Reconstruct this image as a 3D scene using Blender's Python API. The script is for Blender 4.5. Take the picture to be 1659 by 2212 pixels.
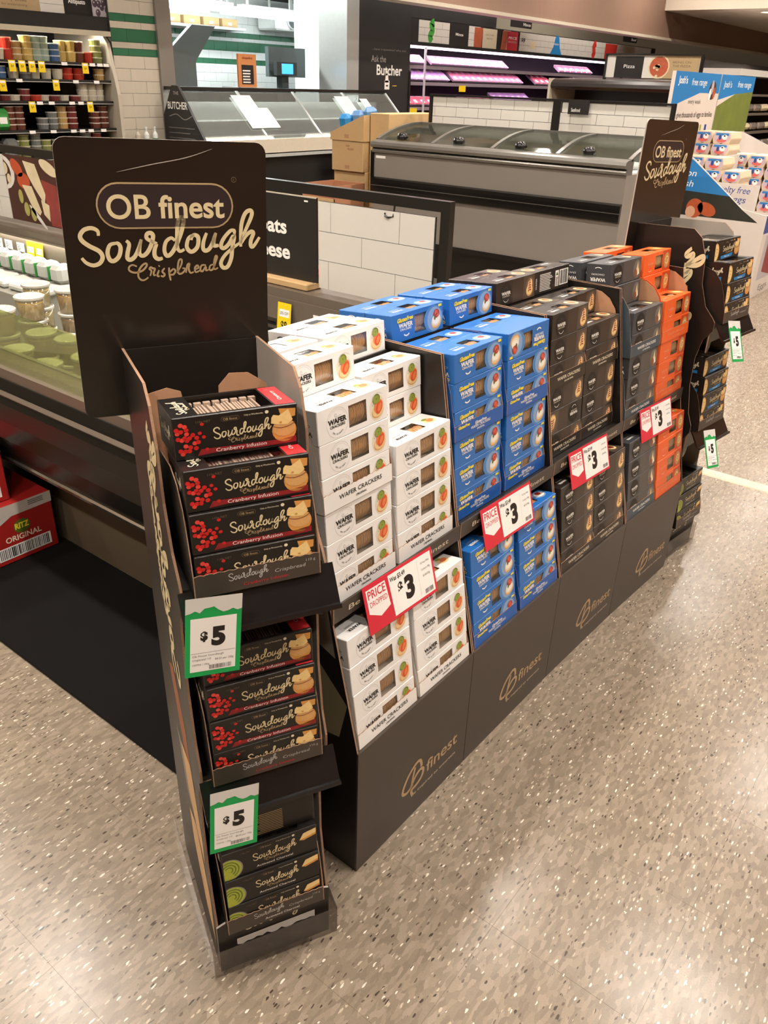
import bpy, math, random
from mathutils import Matrix, Vector
random.seed(7)
for _o in list(bpy.data.objects): bpy.data.objects.remove(_o, do_unlink=True)
SC = bpy.context.scene
COL = SC.collection
PI = math.pi

# ------------------------------------------------------------------ camera
# store grid: X runs along the chiller island, Y along the cracker row (away), Z up; photographer stands at the origin
_R = Vector((0.78471974, 0.61919805, 0.02843778)); _U = Vector((-0.31297916, 0.35620817, 0.88043159)); _F = Vector((-0.53503175, 0.69979248, -0.47331967))
cam = bpy.data.cameras.new('camera'); camo = bpy.data.objects.new('camera', cam); COL.objects.link(camo)
camo.matrix_world = Matrix(((_R.x, _U.x, -_F.x, 0), (_R.y, _U.y, -_F.y, 0), (_R.z, _U.z, -_F.z, 1.51), (0, 0, 0, 1)))
cam.sensor_fit = 'VERTICAL'; cam.sensor_height = 24.0; cam.lens = 1730 / 2212 * 24.0
cam.clip_start = 0.02; cam.clip_end = 80
SC.camera = camo

# ------------------------------------------------------------------ world, exposure
wd = bpy.data.worlds.new('store_air'); SC.world = wd; wd.use_nodes = True
wd.node_tree.nodes['Background'].inputs[0].default_value = (1.0, 0.9, 0.8, 1); wd.node_tree.nodes['Background'].inputs[1].default_value = 0.25
vs = SC.view_settings; vs.view_transform = 'Standard'; vs.look = 'None'; vs.gamma = 1.0; vs.use_curve_mapping = False
vs.exposure = 0.28
SC.cycles.max_bounces = 5; SC.cycles.diffuse_bounces = 2; SC.cycles.glossy_bounces = 2; SC.cycles.transmission_bounces = 2; SC.cycles.transparent_max_bounces = 8
SC.cycles.use_adaptive_sampling = True; SC.cycles.adaptive_threshold = 0.1; SC.cycles.adaptive_min_samples = 12
SC.cycles.sample_clamp_indirect = 6.0; SC.cycles.caustics_reflective = False; SC.cycles.caustics_refractive = False

# ------------------------------------------------------------------ lights (downlight and tube fixtures follow below; cove and counter lamps are added)
WARM = (1.0, 0.91, 0.815); COOL = (0.93, 1.0, 0.98)
CEIL = 3.6
DOWN = [(x, y) for y in (-1.1, 1.2, 3.55, 5.87, 8.2, 10.6, 12.9) for x in (-4.9, -3.36, -1.83, -0.3, 1.23)] + [(3.0, 5.5), (3.0, 8.2), (3.0, 10.9)]  # last three are unseen, added to light the timber side wall
def area(name, loc, size, power, col, rot=(0, 0, 0), size_y=None, spread=180):
    l = bpy.data.lights.new(name, 'AREA'); l.energy = power; l.color = col; l.spread = math.radians(spread)
    if size_y: l.shape = 'RECTANGLE'; l.size = size; l.size_y = size_y
    else: l.shape = 'DISK'; l.size = size
    o = bpy.data.objects.new(name, l); COL.objects.link(o); o.location = loc; o.rotation_euler = rot
    return o
for (x, y) in DOWN:
    area('downlight_lamp', (x, y, CEIL - 0.02), 0.2, 30, WARM, spread=160)
for (x, y) in ((-4.2, 14.5), (-2.6, 14.5), (-4.2, 17.5), (-2.6, 17.5), (0, 15.5)):
    area('downlight_lamp', (x, y, 2.57), 0.2, 22, WARM, spread=150)
for y in (6.0, 7.2, 8.6, 9.9): area('tube_lamp', (-7.7, y, 2.57), 0.2, 46, COOL, size_y=1.0)
ADDED_COVE = ((3.4, 2.6), (6.4, 2.6), (9.6, 2.6), (12.8, 2.6))
for y, ln in ADDED_COVE: area('added_cove_lamp', (-5.86, y, 2.95), 0.08, 26, (1.0, .93, .84), size_y=ln, rot=(0, math.radians(35), 0))  # unseen strips added behind the bulkhead to brighten the signs
for z, pw in ((1.865, 34), (1.660, 13), (1.485, 13), (1.215, 10)): area('meat_led', (-6.47, 11.3, z), 0.03, pw, (1.0, 0.55, 0.85), size_y=5.2, rot=(0, math.radians(-8), 0))
area('deck_led', (-6.50, 3.5, 1.785), 0.05, 12, (1.0, 0.92, 0.8), size_y=2.0, rot=(0, math.radians(12), 0))
area('counter_fill_lamp', (-6.33, 6.5, 1.388), 0.03, 22, (.95, 1.0, 1.0), size_y=2.7, rot=(0, math.radians(-10), 0))  # lamp without a fixture, added to brighten the counter inside
area('spine_led', (-3.6, 2.28, 0.732), 2.2, 4.5, (1.0, 0.97, 0.82), size_y=0.03, rot=(math.radians(-25), 0, 0))

# ------------------------------------------------------------------ materials
def lin(h):
    if isinstance(h, str):
        h = h.lstrip('#'); c = [int(h[i:i + 2], 16) / 255 for i in (0, 2, 4)]
    else: c = [v / 255 for v in h]
    return tuple((v / 12.92 if v <= .04045 else ((v + .055) / 1.055) ** 2.4) for v in c)
MATS = {}
def mat(name, hexc='808080', rough=.5, metal=0.0, var=.06, scale=30, spec=.5, emit=0, coat=0, bump=0, stretch=None):
    if name in MATS: return MATS[name]
    m = bpy.data.materials.new(name); m.use_nodes = True; nt = m.node_tree; b = nt.nodes['Principled BSDF']
    c = lin(hexc)
    tc = nt.nodes.new('ShaderNodeTexCoord'); nz = nt.nodes.new('ShaderNodeTexNoise'); nz.inputs['Scale'].default_value = scale; nz.inputs['Detail'].default_value = 2
    src = tc.outputs['Object']
    if stretch:
        mp = nt.nodes.new('ShaderNodeMapping'); mp.inputs['Scale'].default_value = stretch; nt.links.new(src, mp.inputs['Vector']); src = mp.outputs['Vector']
    nt.links.new(src, nz.inputs['Vector'])
    mx = nt.nodes.new('ShaderNodeMix'); mx.data_type = 'RGBA'
    mx.inputs[6].default_value = tuple(min(1, v * (1 - var)) for v in c) + (1,); mx.inputs[7].default_value = tuple(min(1, v * (1 + var)) for v in c) + (1,)
    nt.links.new(nz.outputs['Fac'], mx.inputs[0]); nt.links.new(mx.outputs[2], b.inputs['Base Color'])
    b.inputs['Roughness'].default_value = rough; b.inputs['Metallic'].default_value = metal; b.inputs['Specular IOR Level'].default_value = spec
    if coat: b.inputs['Coat Weight'].default_value = coat; b.inputs['Coat Roughness'].default_value = .12
    if emit: b.inputs['Emission Color'].default_value = c + (1,); b.inputs['Emission Strength'].default_value = emit
    if bump:
        bp = nt.nodes.new('ShaderNodeBump'); bp.inputs['Strength'].default_value = bump; bp.inputs['Distance'].default_value = .002
        nt.links.new(nz.outputs['Fac'], bp.inputs['Height']); nt.links.new(bp.outputs['Normal'], b.inputs['Normal'])
    MATS[name] = m; return m
def glassy(name, tint='ffffff', gloss=.1, rough=.05, body=0.0, bodycol='ffffff', fres=.5):
    if name in MATS: return MATS[name]
    m = bpy.data.materials.new(name); m.use_nodes = True; nt = m.node_tree; nt.nodes.remove(nt.nodes['Principled BSDF']); out = nt.nodes['Material Output']
    t = nt.nodes.new('ShaderNodeBsdfTransparent'); t.inputs[0].default_value = lin(tint) + (1,)
    g = nt.nodes.new('ShaderNodeBsdfGlossy'); g.inputs[0].default_value = (1, 1, 1, 1); g.inputs['Roughness'].default_value = rough
    lw = nt.nodes.new('ShaderNodeLayerWeight'); lw.inputs[0].default_value = .25
    ma = nt.nodes.new('ShaderNodeMath'); ma.operation = 'MULTIPLY_ADD'; ma.inputs[1].default_value = fres; ma.inputs[2].default_value = gloss; nt.links.new(lw.outputs['Fresnel'], ma.inputs[0])
    mx = nt.nodes.new('ShaderNodeMixShader'); nt.links.new(ma.outputs[0], mx.inputs[0]); nt.links.new(t.outputs[0], mx.inputs[1]); nt.links.new(g.outputs[0], mx.inputs[2])
    last = mx
    if body:
        d = nt.nodes.new('ShaderNodeBsdfDiffuse'); d.inputs[0].default_value = lin(bodycol) + (1,)
        m2 = nt.nodes.new('ShaderNodeMixShader'); m2.inputs[0].default_value = body; nt.links.new(mx.outputs[0], m2.inputs[1]); nt.links.new(d.outputs[0], m2.inputs[2]); last = m2
    nt.links.new(last.outputs[0], out.inputs[0]); MATS[name] = m; return m

# ------------------------------------------------------------------ mesh helpers
class MB:
    def __init__(s): s.v = []; s.f = []; s.m = []; s.mats = []
    def mi(s, m):
        if isinstance(m, str): m = MATS[m]
        if m not in s.mats: s.mats.append(m)
        return s.mats.index(m)
    def add(s, vs_, fs, m, T=None):
        o = len(s.v); k = s.mi(m)
        s.v += [tuple(T @ Vector(p)) for p in vs_] if T else [tuple(p) for p in vs_]
        for f in fs: s.f.append(tuple(o + i for i in f)); s.m.append(k)
        return s
    def box(s, a, b, m, T=None):
        x0, y0, z0 = a; x1, y1, z1 = b
        return s.add([(x0, y0, z0), (x1, y0, z0), (x1, y1, z0), (x0, y1, z0), (x0, y0, z1), (x1, y0, z1), (x1, y1, z1), (x0, y1, z1)],
                     [(0, 3, 2, 1), (4, 5, 6, 7), (0, 1, 5, 4), (1, 2, 6, 5), (2, 3, 7, 6), (3, 0, 4, 7)], m, T)
    def bevbox(s, a, b, r, m, T=None):
        x0, y0, z0 = a; x1, y1, z1 = b; k = s.mi(m); vs_ = []; fs = []
        ring = lambda z, q: [(x0 + q, y0, z), (x1 - q, y0, z), (x1, y0 + q, z), (x1, y1 - q, z), (x1 - q, y1, z), (x0 + q, y1, z), (x0, y1 - q, z), (x0, y0 + q, z)]
        ri = lambda z: [(x0 + r, y0 + r, z), (x1 - r, y0 + r, z), (x1 - r, y0 + r, z), (x1 - r, y1 - r, z), (x1 - r, y1 - r, z), (x0 + r, y1 - r, z), (x0 + r, y1 - r, z), (x0 + r, y0 + r, z)]
        R = [ri(z0), ring(z0 + r, r), ring(z1 - r, r), ri(z1)]
        for q in R: vs_ += q
        for j in range(3):
            for i in range(8): fs.append((j * 8 + i, j * 8 + (i + 1) % 8, j * 8 + 8 + (i + 1) % 8, j * 8 + 8 + i))
        fs.append((7, 5, 3, 1)); fs.append((24, 26, 28, 30))
        return s.add(vs_, fs, m, T)
    def prism(s, pts, plane, a, b, m, m2=None, rim=None, T=None):
        """polygon pts in plane ('yz','xz','xy') extruded along the third axis from a to b"""
        n = len(pts)
        def P(p, q): return {'yz': (q, p[0], p[1]), 'xz': (p[0], q, p[1]), 'xy': (p[0], p[1], q)}[plane]
        A = [P(p, a) for p in pts]; B = [P(p, b) for p in pts]
        s.add(A, [tuple(range(n))], m, T); s.add(B, [tuple(range(n))[::-1]], m2 or m, T)
        s.add(A + B, [(i, (i + 1) % n, n + (i + 1) % n, n + i) for i in range(n)], rim or m, T)
        return s
    def lathe(s, prof, m, n=16, T=None, cap=True):
        vs_ = []; fs = []
        for (r, z) in prof:
            for i in range(n): a = 2 * PI * i / n; vs_.append((r * math.cos(a), r * math.sin(a), z))
        for j in range(len(prof) - 1):
            for i in range(n): fs.append((j * n + i, j * n + (i + 1) % n, (j + 1) * n + (i + 1) % n, (j + 1) * n + i))
        if cap: fs.append(tuple(range(n))[::-1]); fs.append(tuple((len(prof) - 1) * n + i for i in range(n)))
        return s.add(vs_, fs, m, T)
    def tube(s, path, r, m, n=8, T=None):
        vs_ = []; fs = []; k = len(path); pp = [Vector(p) for p in path]
        for j, p in enumerate(pp):
            d = (pp[min(j + 1, k - 1)] - pp[max(j - 1, 0)]).normalized(); u = d.orthogonal().normalized(); w = d.cross(u)
            if j and False: pass
            for i in range(n): a = 2 * PI * i / n; vs_.append(tuple(p + (u * math.cos(a) + w * math.sin(a)) * r))
        for j in range(k - 1):
            for i in range(n): fs.append((j * n + i, j * n + (i + 1) % n, (j + 1) * n + (i + 1) % n, (j + 1) * n + i))
        fs.append(tuple(range(n))[::-1]); fs.append(tuple((k - 1) * n + i for i in range(n)))
        return s.add(vs_, fs, m, T)
    def mesh(s, name, smooth=False):
        me = bpy.data.meshes.new(name); me.from_pydata(s.v, [], s.f)
        for m in s.mats: me.materials.append(m)
        me.polygons.foreach_set('material_index', s.m)
        if smooth: me.polygons.foreach_set('use_smooth', [True] * len(s.f))
        me.update(); return me
def tag(o, label=None, cat=None, group=None, kind=None):
    for k, v in (('label', label), ('category', cat), ('group', group), ('kind', kind)):
        if v: o[k] = v
    return o
def obj(name, mb, parent=None, label=None, cat=None, group=None, kind=None, M=None, smooth=False, link=True):
    me = mb if isinstance(mb, bpy.types.Mesh) else mb.mesh(name, smooth)
    o = bpy.data.objects.new(name, me)
    if link: COL.objects.link(o)
    if parent: o.parent = parent
    if M is not None: o.matrix_basis = M
    return tag(o, label, cat, group, kind)
def empty(name, label, cat, M=None, group=None, kind=None, link=True):
    o = bpy.data.objects.new(name, None); o.empty_display_size = .05
    if link: COL.objects.link(o)
    if M is not None: o.matrix_basis = M
    return tag(o, label, cat, group, kind)
def kids(o): return KIDS.get(o.name, [])
KIDS = {}
def template(root, parts):
    KIDS[root.name] = parts
    return root
def place(t, M, label, cat, group=None, skip=()):
    """linked copy of an unlinked template thing and its parts"""
    r = t.copy(); COL.objects.link(r); r.matrix_basis = M; tag(r, label, cat, group)
    for p in KIDS[t.name]:
        if p.name.split('.')[0] in skip: continue
        c = p.copy(); c.parent = r; COL.objects.link(c)
    return r
def T(x=0, y=0, z=0): return Matrix.Translation((x, y, z))
def RX(d): return Matrix.Rotation(math.radians(d), 4, 'X')
def RY(d): return Matrix.Rotation(math.radians(d), 4, 'Y')
def RZ(d): return Matrix.Rotation(math.radians(d), 4, 'Z')

# ------------------------------------------------------------------ flat print: polygons, discs, brush strokes, lettering
_TX = {}
def text_geo(t, bold=0.0, space=1.0, res=2):
    k = (t, bold, space, res)
    if k not in _TX:
        cu = bpy.data.curves.new('lettering', 'FONT'); cu.body = t; cu.size = 1; cu.resolution_u = res; cu.offset = bold; cu.space_character = space
        ob = bpy.data.objects.new('lettering', cu); me = bpy.data.meshes.new_from_object(ob)
        _TX[k] = ([(v.co.x, v.co.y) for v in me.vertices], [tuple(p.vertices) for p in me.polygons])
        bpy.data.objects.remove(ob); bpy.data.meshes.remove(me); bpy.data.curves.remove(cu)
    return _TX[k]
def smooth_path(pts, k=5, closed=False):
    out = []; n = len(pts)
    for i in range(n if closed else n - 1):
        p0 = pts[(i - 1) % n] if closed or i > 0 else pts[0]; p1 = pts[i]; p2 = pts[(i + 1) % n]; p3 = pts[(i + 2) % n] if closed or i + 2 < n else pts[-1]
        for j in range(k):
            t = j / k
            out.append(tuple(.5 * (2 * p1[a] + (p2[a] - p0[a]) * t + (2 * p0[a] - 5 * p1[a] + 4 * p2[a] - p3[a]) * t * t + (3 * p1[a] - p0[a] - 3 * p2[a] + p3[a]) * t ** 3) for a in (0, 1)))
    if not closed: out.append(pts[-1])
    return out
class Art:
    def __init__(s): s.items = []
    def poly(s, pts, m, L=1): s.items.append((list(pts), [tuple(range(len(pts)))], m, L)); return s
    def rect(s, x0, y0, x1, y1, m, L=1): return s.poly([(x0, y0), (x1, y0), (x1, y1), (x0, y1)], m, L)
    def ell(s, cx, cy, rx, ry, m, L=1, n=18, rot=0, a0=0, a1=360):
        c, d = math.cos(math.radians(rot)), math.sin(math.radians(rot)); pts = []
        full = a1 - a0 >= 360
        for i in range(n if full else n + 1):
            a = math.radians(a0 + (a1 - a0) * i / n); x, y = rx * math.cos(a), ry * math.sin(a); pts.append((cx + x * c - y * d, cy + x * d + y * c))
        return s.poly(pts, m, L)
    def stroke(s, pts, w, m, L=1, closed=False, k=5, taper=0.0):
        p = smooth_path(pts, k, closed); n = len(p); vs_ = []; fs = []
        for i in range(n):
            a = p[(i - 1) % n] if closed or i else p[0]; b = p[(i + 1) % n] if closed or i < n - 1 else p[-1]
            dx, dy = b[0] - a[0], b[1] - a[1]; l = math.hypot(dx, dy) or 1; nx, ny = -dy / l, dx / l
            ww = w * .5 * (1 - taper * abs(2 * i / max(1, n - 1) - 1) ** 3)
            vs_ += [(p[i][0] + nx * ww, p[i][1] + ny * ww), (p[i][0] - nx * ww, p[i][1] - ny * ww)]
        for i in range(n if closed else n - 1): j = (i + 1) % n; fs.append((2 * i, 2 * i + 1, 2 * j + 1, 2 * j))
        s.items.append((vs_, fs, m, L)); return s
    def ring(s, cx, cy, r, w, m, L=1, ry=None, n=28, a0=0, a1=360):
        ry = ry or r; vs_ = []; fs = []; full = a1 - a0 >= 360; k = n if full else n + 1
        for i in range(k):
            a = math.radians(a0 + (a1 - a0) * i / n); c, d = math.cos(a), math.sin(a)
            vs_ += [(cx + r * c, cy + ry * d), (cx + (r - w) * c, cy + (ry - w) * d)]
        for i in range(n): j = (i + 1) % k; fs.append((2 * i, 2 * i + 1, 2 * j + 1, 2 * j))
        s.items.append((vs_, fs, m, L)); return s
    def pill(s, x0, y0, x1, y1, m, L=1, n=8):
        r = (y1 - y0) / 2; pts = []
        for i in range(n + 1): a = -PI / 2 + PI * i / n; pts.append((x1 - r + r * math.cos(a), (y0 + y1) / 2 + r * math.sin(a)))
        for i in range(n + 1): a = PI / 2 + PI * i / n; pts.append((x0 + r + r * math.cos(a), (y0 + y1) / 2 + r * math.sin(a)))
        return s.poly(pts, m, L)
    def text(s, t, x, y, h, m, L=2, width=None, bold=.0, rot=0, align='C', slant=0, space=1.0):
        v, f = text_geo(t, bold, space, 6 if h > .019 else 3 if h > .008 else 2)
        if not v: return s
        x0 = min(p[0] for p in v); x1 = max(p[0] for p in v); k = h / .70; kx = k if not width else width / (x1 - x0)
        off = {'C': (x0 + x1) / 2, 'L': x0, 'R': x1}[align]; c, d = math.cos(math.radians(rot)), math.sin(math.radians(rot)); o = []
        for p in v:
            a, b = (p[0] - off) * kx + slant * p[1] * k, p[1] * k; o.append((x + a * c - b * d, y + a * d + b * c))
        s.items.append((o, f, m, L)); return s
    def lines(s, x0, y0, x1, y1, n, m, L=2, fill=.5):
        """rows of small print"""
        dy = (y1 - y0) / n
        for i in range(n): s.rect(x0, y0 + dy * i, x0 + (x1 - x0) * random.uniform(.75, 1), y0 + dy * (i + fill), m, L)
        return s
    def bars(s, x0, y0, x1, y1, n, m, L=2):
        x = x0; w = (x1 - x0) / n
        for i in range(n): s.rect(x + w * i, y0, x + w * (i + random.uniform(.25, .8)), y1, m, L)
        return s
    def xf(s, fn):
        a = Art(); a.items = [([fn(*p) for p in v], f, m, L) for v, f, m, L in s.items]; return a
    def plus(s, o, fn=None): s.items += (o.xf(fn).items if fn else o.items); return s
    def into(s, mb, fn, eps=.00022):
        for v, f, m, L in s.items: mb.add([fn(p[0], p[1], L * eps) for p in v], f, m)
        return mb
front = lambda u, v, h: (u, -h, v)
# ------------------------------------------------------------------ palette
mat('white_card', 'f1efec', .38, var=.02); mat('blue_card', '2a6fbe', .34, var=.06, scale=14); mat('blue_deep', '1f5cae', .36, var=.05)
mat('black_card', '2b2420', .34, var=.12, scale=18); mat('charcoal_card', '3f4044', .4, var=.08); mat('orange_card', 'f0662c', .38, var=.04)
mat('slate_card', '455059', .5, var=.04)
mat('kraft', 'b98a68', .8, var=.07, scale=60, bump=.2); mat('kraft_edge', '9c7a60', .9, var=.35, scale=420); mat('carton_kraft', 'c9a676', .78, var=.05, scale=40); mat('carton_inside', 'b98160', .85, var=.06)
mat('board_black', '211c19', .36, var=.14, scale=9, bump=.06, stretch=(1, 1, 14)); mat('board_brown', '463c35', .40, var=.10, scale=30); mat('board_grey', 'b3a89d', .7, var=.05)
mat('board_gloss', '17130f', .16, var=.1, scale=30); mat('plastic_black', '1c1a1a', .14, var=.1, scale=60)
mat('gold', 'e2d0a4', .45, var=.05); mat('gold_dim', 'b49a72', .45, var=.06); mat('gold_dark', '6d5c46', .5); mat('pill_brown', '33282a', .35, var=.2, scale=20)
mat('ink', '1b1715', .5); mat('ink_soft', '6c6864', .6); mat('ink_faint', 'b9b5b0', .6); mat('ink_mid', '8e8a86', .6); mat('paper', 'f6f3ef', .55, var=.02); mat('white_ink', 'f4f1ea', .5, var=.02)
mat('cream_ink', 'e9dcc0', .5); mat('yellow_ink', 'f2dc3c', .5); mat('salmon', 'e8814f', .5, var=.12, scale=300); mat('salmon_deep', 'd9592f', .5, var=.12, scale=300); mat('leaf', '8f9c3f', .5, var=.2, scale=300); mat('leaf_dark', '55661f', .5)
mat('cracker_tan', 'ecc791', .6, var=.1, scale=250); mat('cracker_edge', 'd9a566', .6, var=.12, scale=250); mat('toast', 'd6964a', .55, var=.14, scale=220); mat('cheese', 'f0cf8c', .5, var=.08, scale=200)
mat('halo', 'e8dcc6', .5); mat('tomato', 'b5372c', .45, var=.15, scale=250); mat('tomato_light', 'd8654a', .45); mat('cream', 'f3efe2', .45, var=.05); mat('blue_glow', '4f86c4', .4); mat('blue_pale', '86a6cf', .4)
mat('brown_1', '3d322b', .34, var=.08); mat('brown_2', '54463c', .34, var=.08); mat('brown_3', '6d5a4b', .34, var=.08); mat('fig', '9a4a2a', .45, var=.2, scale=300); mat('orange_pale', 'f79a6c', .45); mat('orange_deep', 'cf4b1d', .45)
mat('grey_1', '55504d', .4); mat('grey_2', '76706b', .4); mat('almond', '8d5536', .5)
mat('berry', 'c8201f', .4, var=.25, scale=160); mat('berry_light', 'e2453c', .35, var=.2, scale=160); mat('berry_dark', '7c1414', .5); mat('band_red', '8e1c20', .5, var=.3, scale=120); mat('band_blue', '1d7fc0', .5, var=.15, scale=120); mat('lid_red', 'c32a30', .4)
mat('avocado', 'a9b23f', .4, var=.15, scale=200); mat('avocado_dark', '5f7222', .45, var=.15, scale=200); mat('rim_grey', '8a8785', .4)
mat('wafer', 'f0c796', .75, var=.2, scale=160, bump=.3); mat('wafer_dark', '2b2523', .7, var=.2, scale=160); mat('crisp_pale', 'cfc2b8', .5, var=.1, scale=120); mat('crisp_dark', '1f1c1b', .6, var=.2, scale=120)
mat('price_red', 'd72b3f', .4, var=.03); mat('price_green', '08a552', .4, var=.03); mat('price_yellow', 'f1cf14', .45, var=.03); mat('tape', 'd8d5d0', .5, var=.05)
glassy('film', 'fff6ee', .10, .12); glassy('glass_clear', 'eef4ef', .05, .02); glassy('lid_glass', 'f2f5f2', .03, .03, 0, 'ffffff', .16); glassy('glass_green', 'dfe8b8', .05, .02, .07, 'c8d28a'); glassy('guard_plastic', 'f2efec', .05, .12, .05, 'cfc8c2'); glassy('cup_plastic', 'fbf7ea', .06, .1, .06, 'efe6cf')

# ------------------------------------------------------------------ brush script lettering, digitised once as strokes
_Z = lambda x, y: ((x - .13 * (y - 540) - 168) / 389, -(y + .039 * x - 593) / 389)
_A = lambda P: [(160 + x / 4.533, 450 + y / 4.533) for x, y in P]
_B = lambda P: [(330 + x / 3.967, 450 + y / 3.967) for x, y in P]
_S = [_A([(215, 315), (205, 270), (150, 245), (85, 260), (50, 310), (70, 360), (140, 410), (225, 455), (258, 510), (235, 565), (175, 585), (110, 560), (68, 515)]), _A([(378, 385), (322, 400), (302, 470), (325, 535), (365, 548), (410, 505), (422, 430), (398, 388), (370, 386)]),
      _A([(470, 362), (500, 395), (490, 470), (490, 525), (520, 540), (560, 510), (590, 440), (612, 352)]), _A([(611, 354), (600, 430), (605, 490), (640, 505), (680, 470), (712, 400), (722, 345), (720, 312), (695, 294), (664, 304), (662, 340), (705, 370), (765, 395)]), _A([(764, 395), (745, 450), (750, 510), (785, 540), (828, 532)]),
      _B([(145, 322), (112, 300), (70, 330), (60, 400), (85, 447), (122, 428), (157, 365), (192, 265), (208, 180), (204, 138), (180, 134), (160, 170), (160, 270), (168, 370), (195, 412), (232, 395)]), _B([(310, 278), (264, 300), (250, 370), (280, 413), (315, 410), (346, 370), (345, 300), (315, 278), (290, 290), (285, 320)]),
      _B([(415, 262), (395, 330), (395, 390), (420, 411), (455, 390), (480, 330), (497, 262)]), _B([(496, 264), (482, 330), (490, 368), (532, 368)]), _B([(662, 272), (660, 245), (620, 250), (565, 320), (553, 375), (580, 392), (620, 360), (662, 285), (656, 400), (655, 480), (630, 550), (590, 560), (565, 520), (590, 460), (650, 400), (720, 350)]),
      _B([(720, 350), (770, 220), (802, 130), (800, 85), (770, 80), (740, 110), (720, 190), (724, 300), (733, 382)]), _B([(735, 352), (770, 290), (812, 255), (836, 270), (820, 330), (825, 376), (850, 380), (897, 303)])]
_C = [_A([(582, 606), (540, 590), (508, 610), (515, 645), (570, 665), (640, 645), (676, 600), (668, 579), (638, 592), (605, 640), (600, 700), (630, 736), (665, 736), (698, 712)]), _A([(715, 700), (725, 650), (705, 635), (715, 616), (738, 628), (758, 632), (748, 668), (752, 694), (770, 690)]), _A([(797, 645), (785, 700), (808, 704)]), _A([(792, 610), (802, 604)]), _A([(852, 628), (830, 660), (856, 688), (842, 709), (818, 700)]),
      _B([(108, 545), (115, 600), (131, 658)]), _B([(113, 592), (145, 560), (166, 575), (150, 606), (120, 605)]), _B([(182, 595), (215, 520), (212, 480), (190, 490), (185, 560), (200, 602), (235, 590), (250, 560), (225, 555)]), _B([(260, 595), (266, 530), (285, 518), (280, 560), (300, 597), (327, 588)]), _B([(330, 570), (366, 555), (356, 534), (335, 553), (345, 592), (382, 578)]),
      _B([(432, 534), (395, 534), (384, 570), (405, 587), (432, 545), (436, 580), (458, 573)]), _B([(502, 528), (470, 540), (468, 575), (495, 572), (515, 510), (526, 465), (510, 460), (502, 520), (512, 572), (542, 558)])]
def script(m1, m2, L=3, w1=.0235, w2=.0110, sub=True, k=4):
    """'Sourdough' with 'Crispbread' under it; 1 unit wide, baseline near 0"""
    a = Art()
    for st in _S: a.stroke([_Z(*p) for p in st], w1, m1, L, k=k, taper=.35)
    if sub:
        for st in _C: a.stroke([_Z(*p) for p in st], w2, m2, L, k=max(2, k - 1), taper=.3)
    return a
SCRIPT_GOLD = script('gold', 'gold_dim'); SCRIPT_LO = script('gold', 'gold_dim', k=2); SCRIPT_WORD = script('cream_ink', 'cream_ink', sub=False, k=2)
def ob_mark(m, L=2, k=5):
    """the round O with a b inside; drawn in metres as on the bin panel, origin at its left end"""
    a = Art()
    a.stroke([(.072, .046), (.066, .068), (.050, .072), (.022, .055), (.004, .028), (.004, .010), (.022, .004), (.040, .014)], .0085, m, L, k=k)
    a.stroke([(.046, .062), (.038, .030), (.033, .006)], .007, m, L, k=k)
    a.stroke([(.036, .016), (.052, .034), (.070, .040), (.080, .030), (.074, .012), (.056, .002), (.036, -.002), (.040, -.018)], .0085, m, L, k=k)
    return a

# ------------------------------------------------------------------ wafer cracker cartons
BW, BD, BH = .188, .0735, .0622
WX0, WX1, WZ0, WZ1 = .080, .128, .011, .051
def carton(W, D, H, m, hole_f=None, hole_t=None, inner=None):
    """closed carton, origin bottom centre front; holes are (x0,x1,a0,a1) on the front and on the top"""
    b = MB(); x0 = -W / 2; r = .0012; inner = inner or m
    def face(hole, A, Bv, fn):
        if not hole: b.add([fn(0, 0), fn(A, 0), fn(A, Bv), fn(0, Bv)], [(0, 1, 2, 3)], m); return
        h0, h1, g0, g1 = hole
        vs_ = [fn(0, 0), fn(A, 0), fn(A, Bv), fn(0, Bv), fn(h0, g0), fn(h1, g0), fn(h1, g1), fn(h0, g1)]
        b.add(vs_, [(0, 1, 5, 4), (1, 2, 6, 5), (2, 3, 7, 6), (3, 0, 4, 7)], m)
    face(hole_f, W - 2 * r, H - 2 * r, lambda u, v: (x0 + r + u, 0, r + v))
    face(hole_t, W - 2 * r, D - 2 * r, lambda u, v: (x0 + r + u, r + v, H))
    b.add([(x0 + r, D, r), (-x0 - r, D, r), (-x0 - r, D, H - r), (x0 + r, D, H - r)], [(3, 2, 1, 0)], m)
    b.add([(x0 + r, r, 0), (-x0 - r, r, 0), (-x0 - r, D - r, 0), (x0 + r, D - r, 0)], [(3, 2, 1, 0)], m)
    for sx in (-1, 1):
        X = sx * W / 2
        b.add([(X, r, r), (X, D - r, r), (X, D - r, H - r), (X, r, H - r)], [(0, 1, 2, 3)], m)
        q = X - sx * r
        for (ya, yb) in ((0, r), (D, D - r)): b.add([(q, ya, r), (X, yb, r), (X, yb, H - r), (q, ya, H - r)], [(0, 1, 2, 3)], m)
        for (za, zb) in ((0, r), (H, H - r)): b.add([(q, r, za), (X, r, zb), (X, D - r, zb), (q, D - r, za)], [(0, 1, 2, 3)], m)
    for (ya, yb) in ((0, r), (D, D - r)):
        for (za, zb) in ((0, r), (H, H - r)): b.add([(x0 + r, ya, zb), (-x0 - r, ya, zb), (-x0 - r, yb, za), (x0 + r, yb, za)], [(0, 1, 2, 3)], m)
    return b
def sleeve(m):
    """row of round wafers on edge"""
    prof = []; n = 20; x = -.022
    for i in range(n):
        rr = .0300 + random.uniform(-.0012, .0004); t = .0038
        prof += [(rr - .0035, x), (rr, x + t * .25), (rr, x + t * .7), (rr - .0035, x + t * .95)]; x += t
    b = MB(); b.lathe(prof, m, 14, T=T(0, .0335, .0308) @ RY(90)); return b
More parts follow.
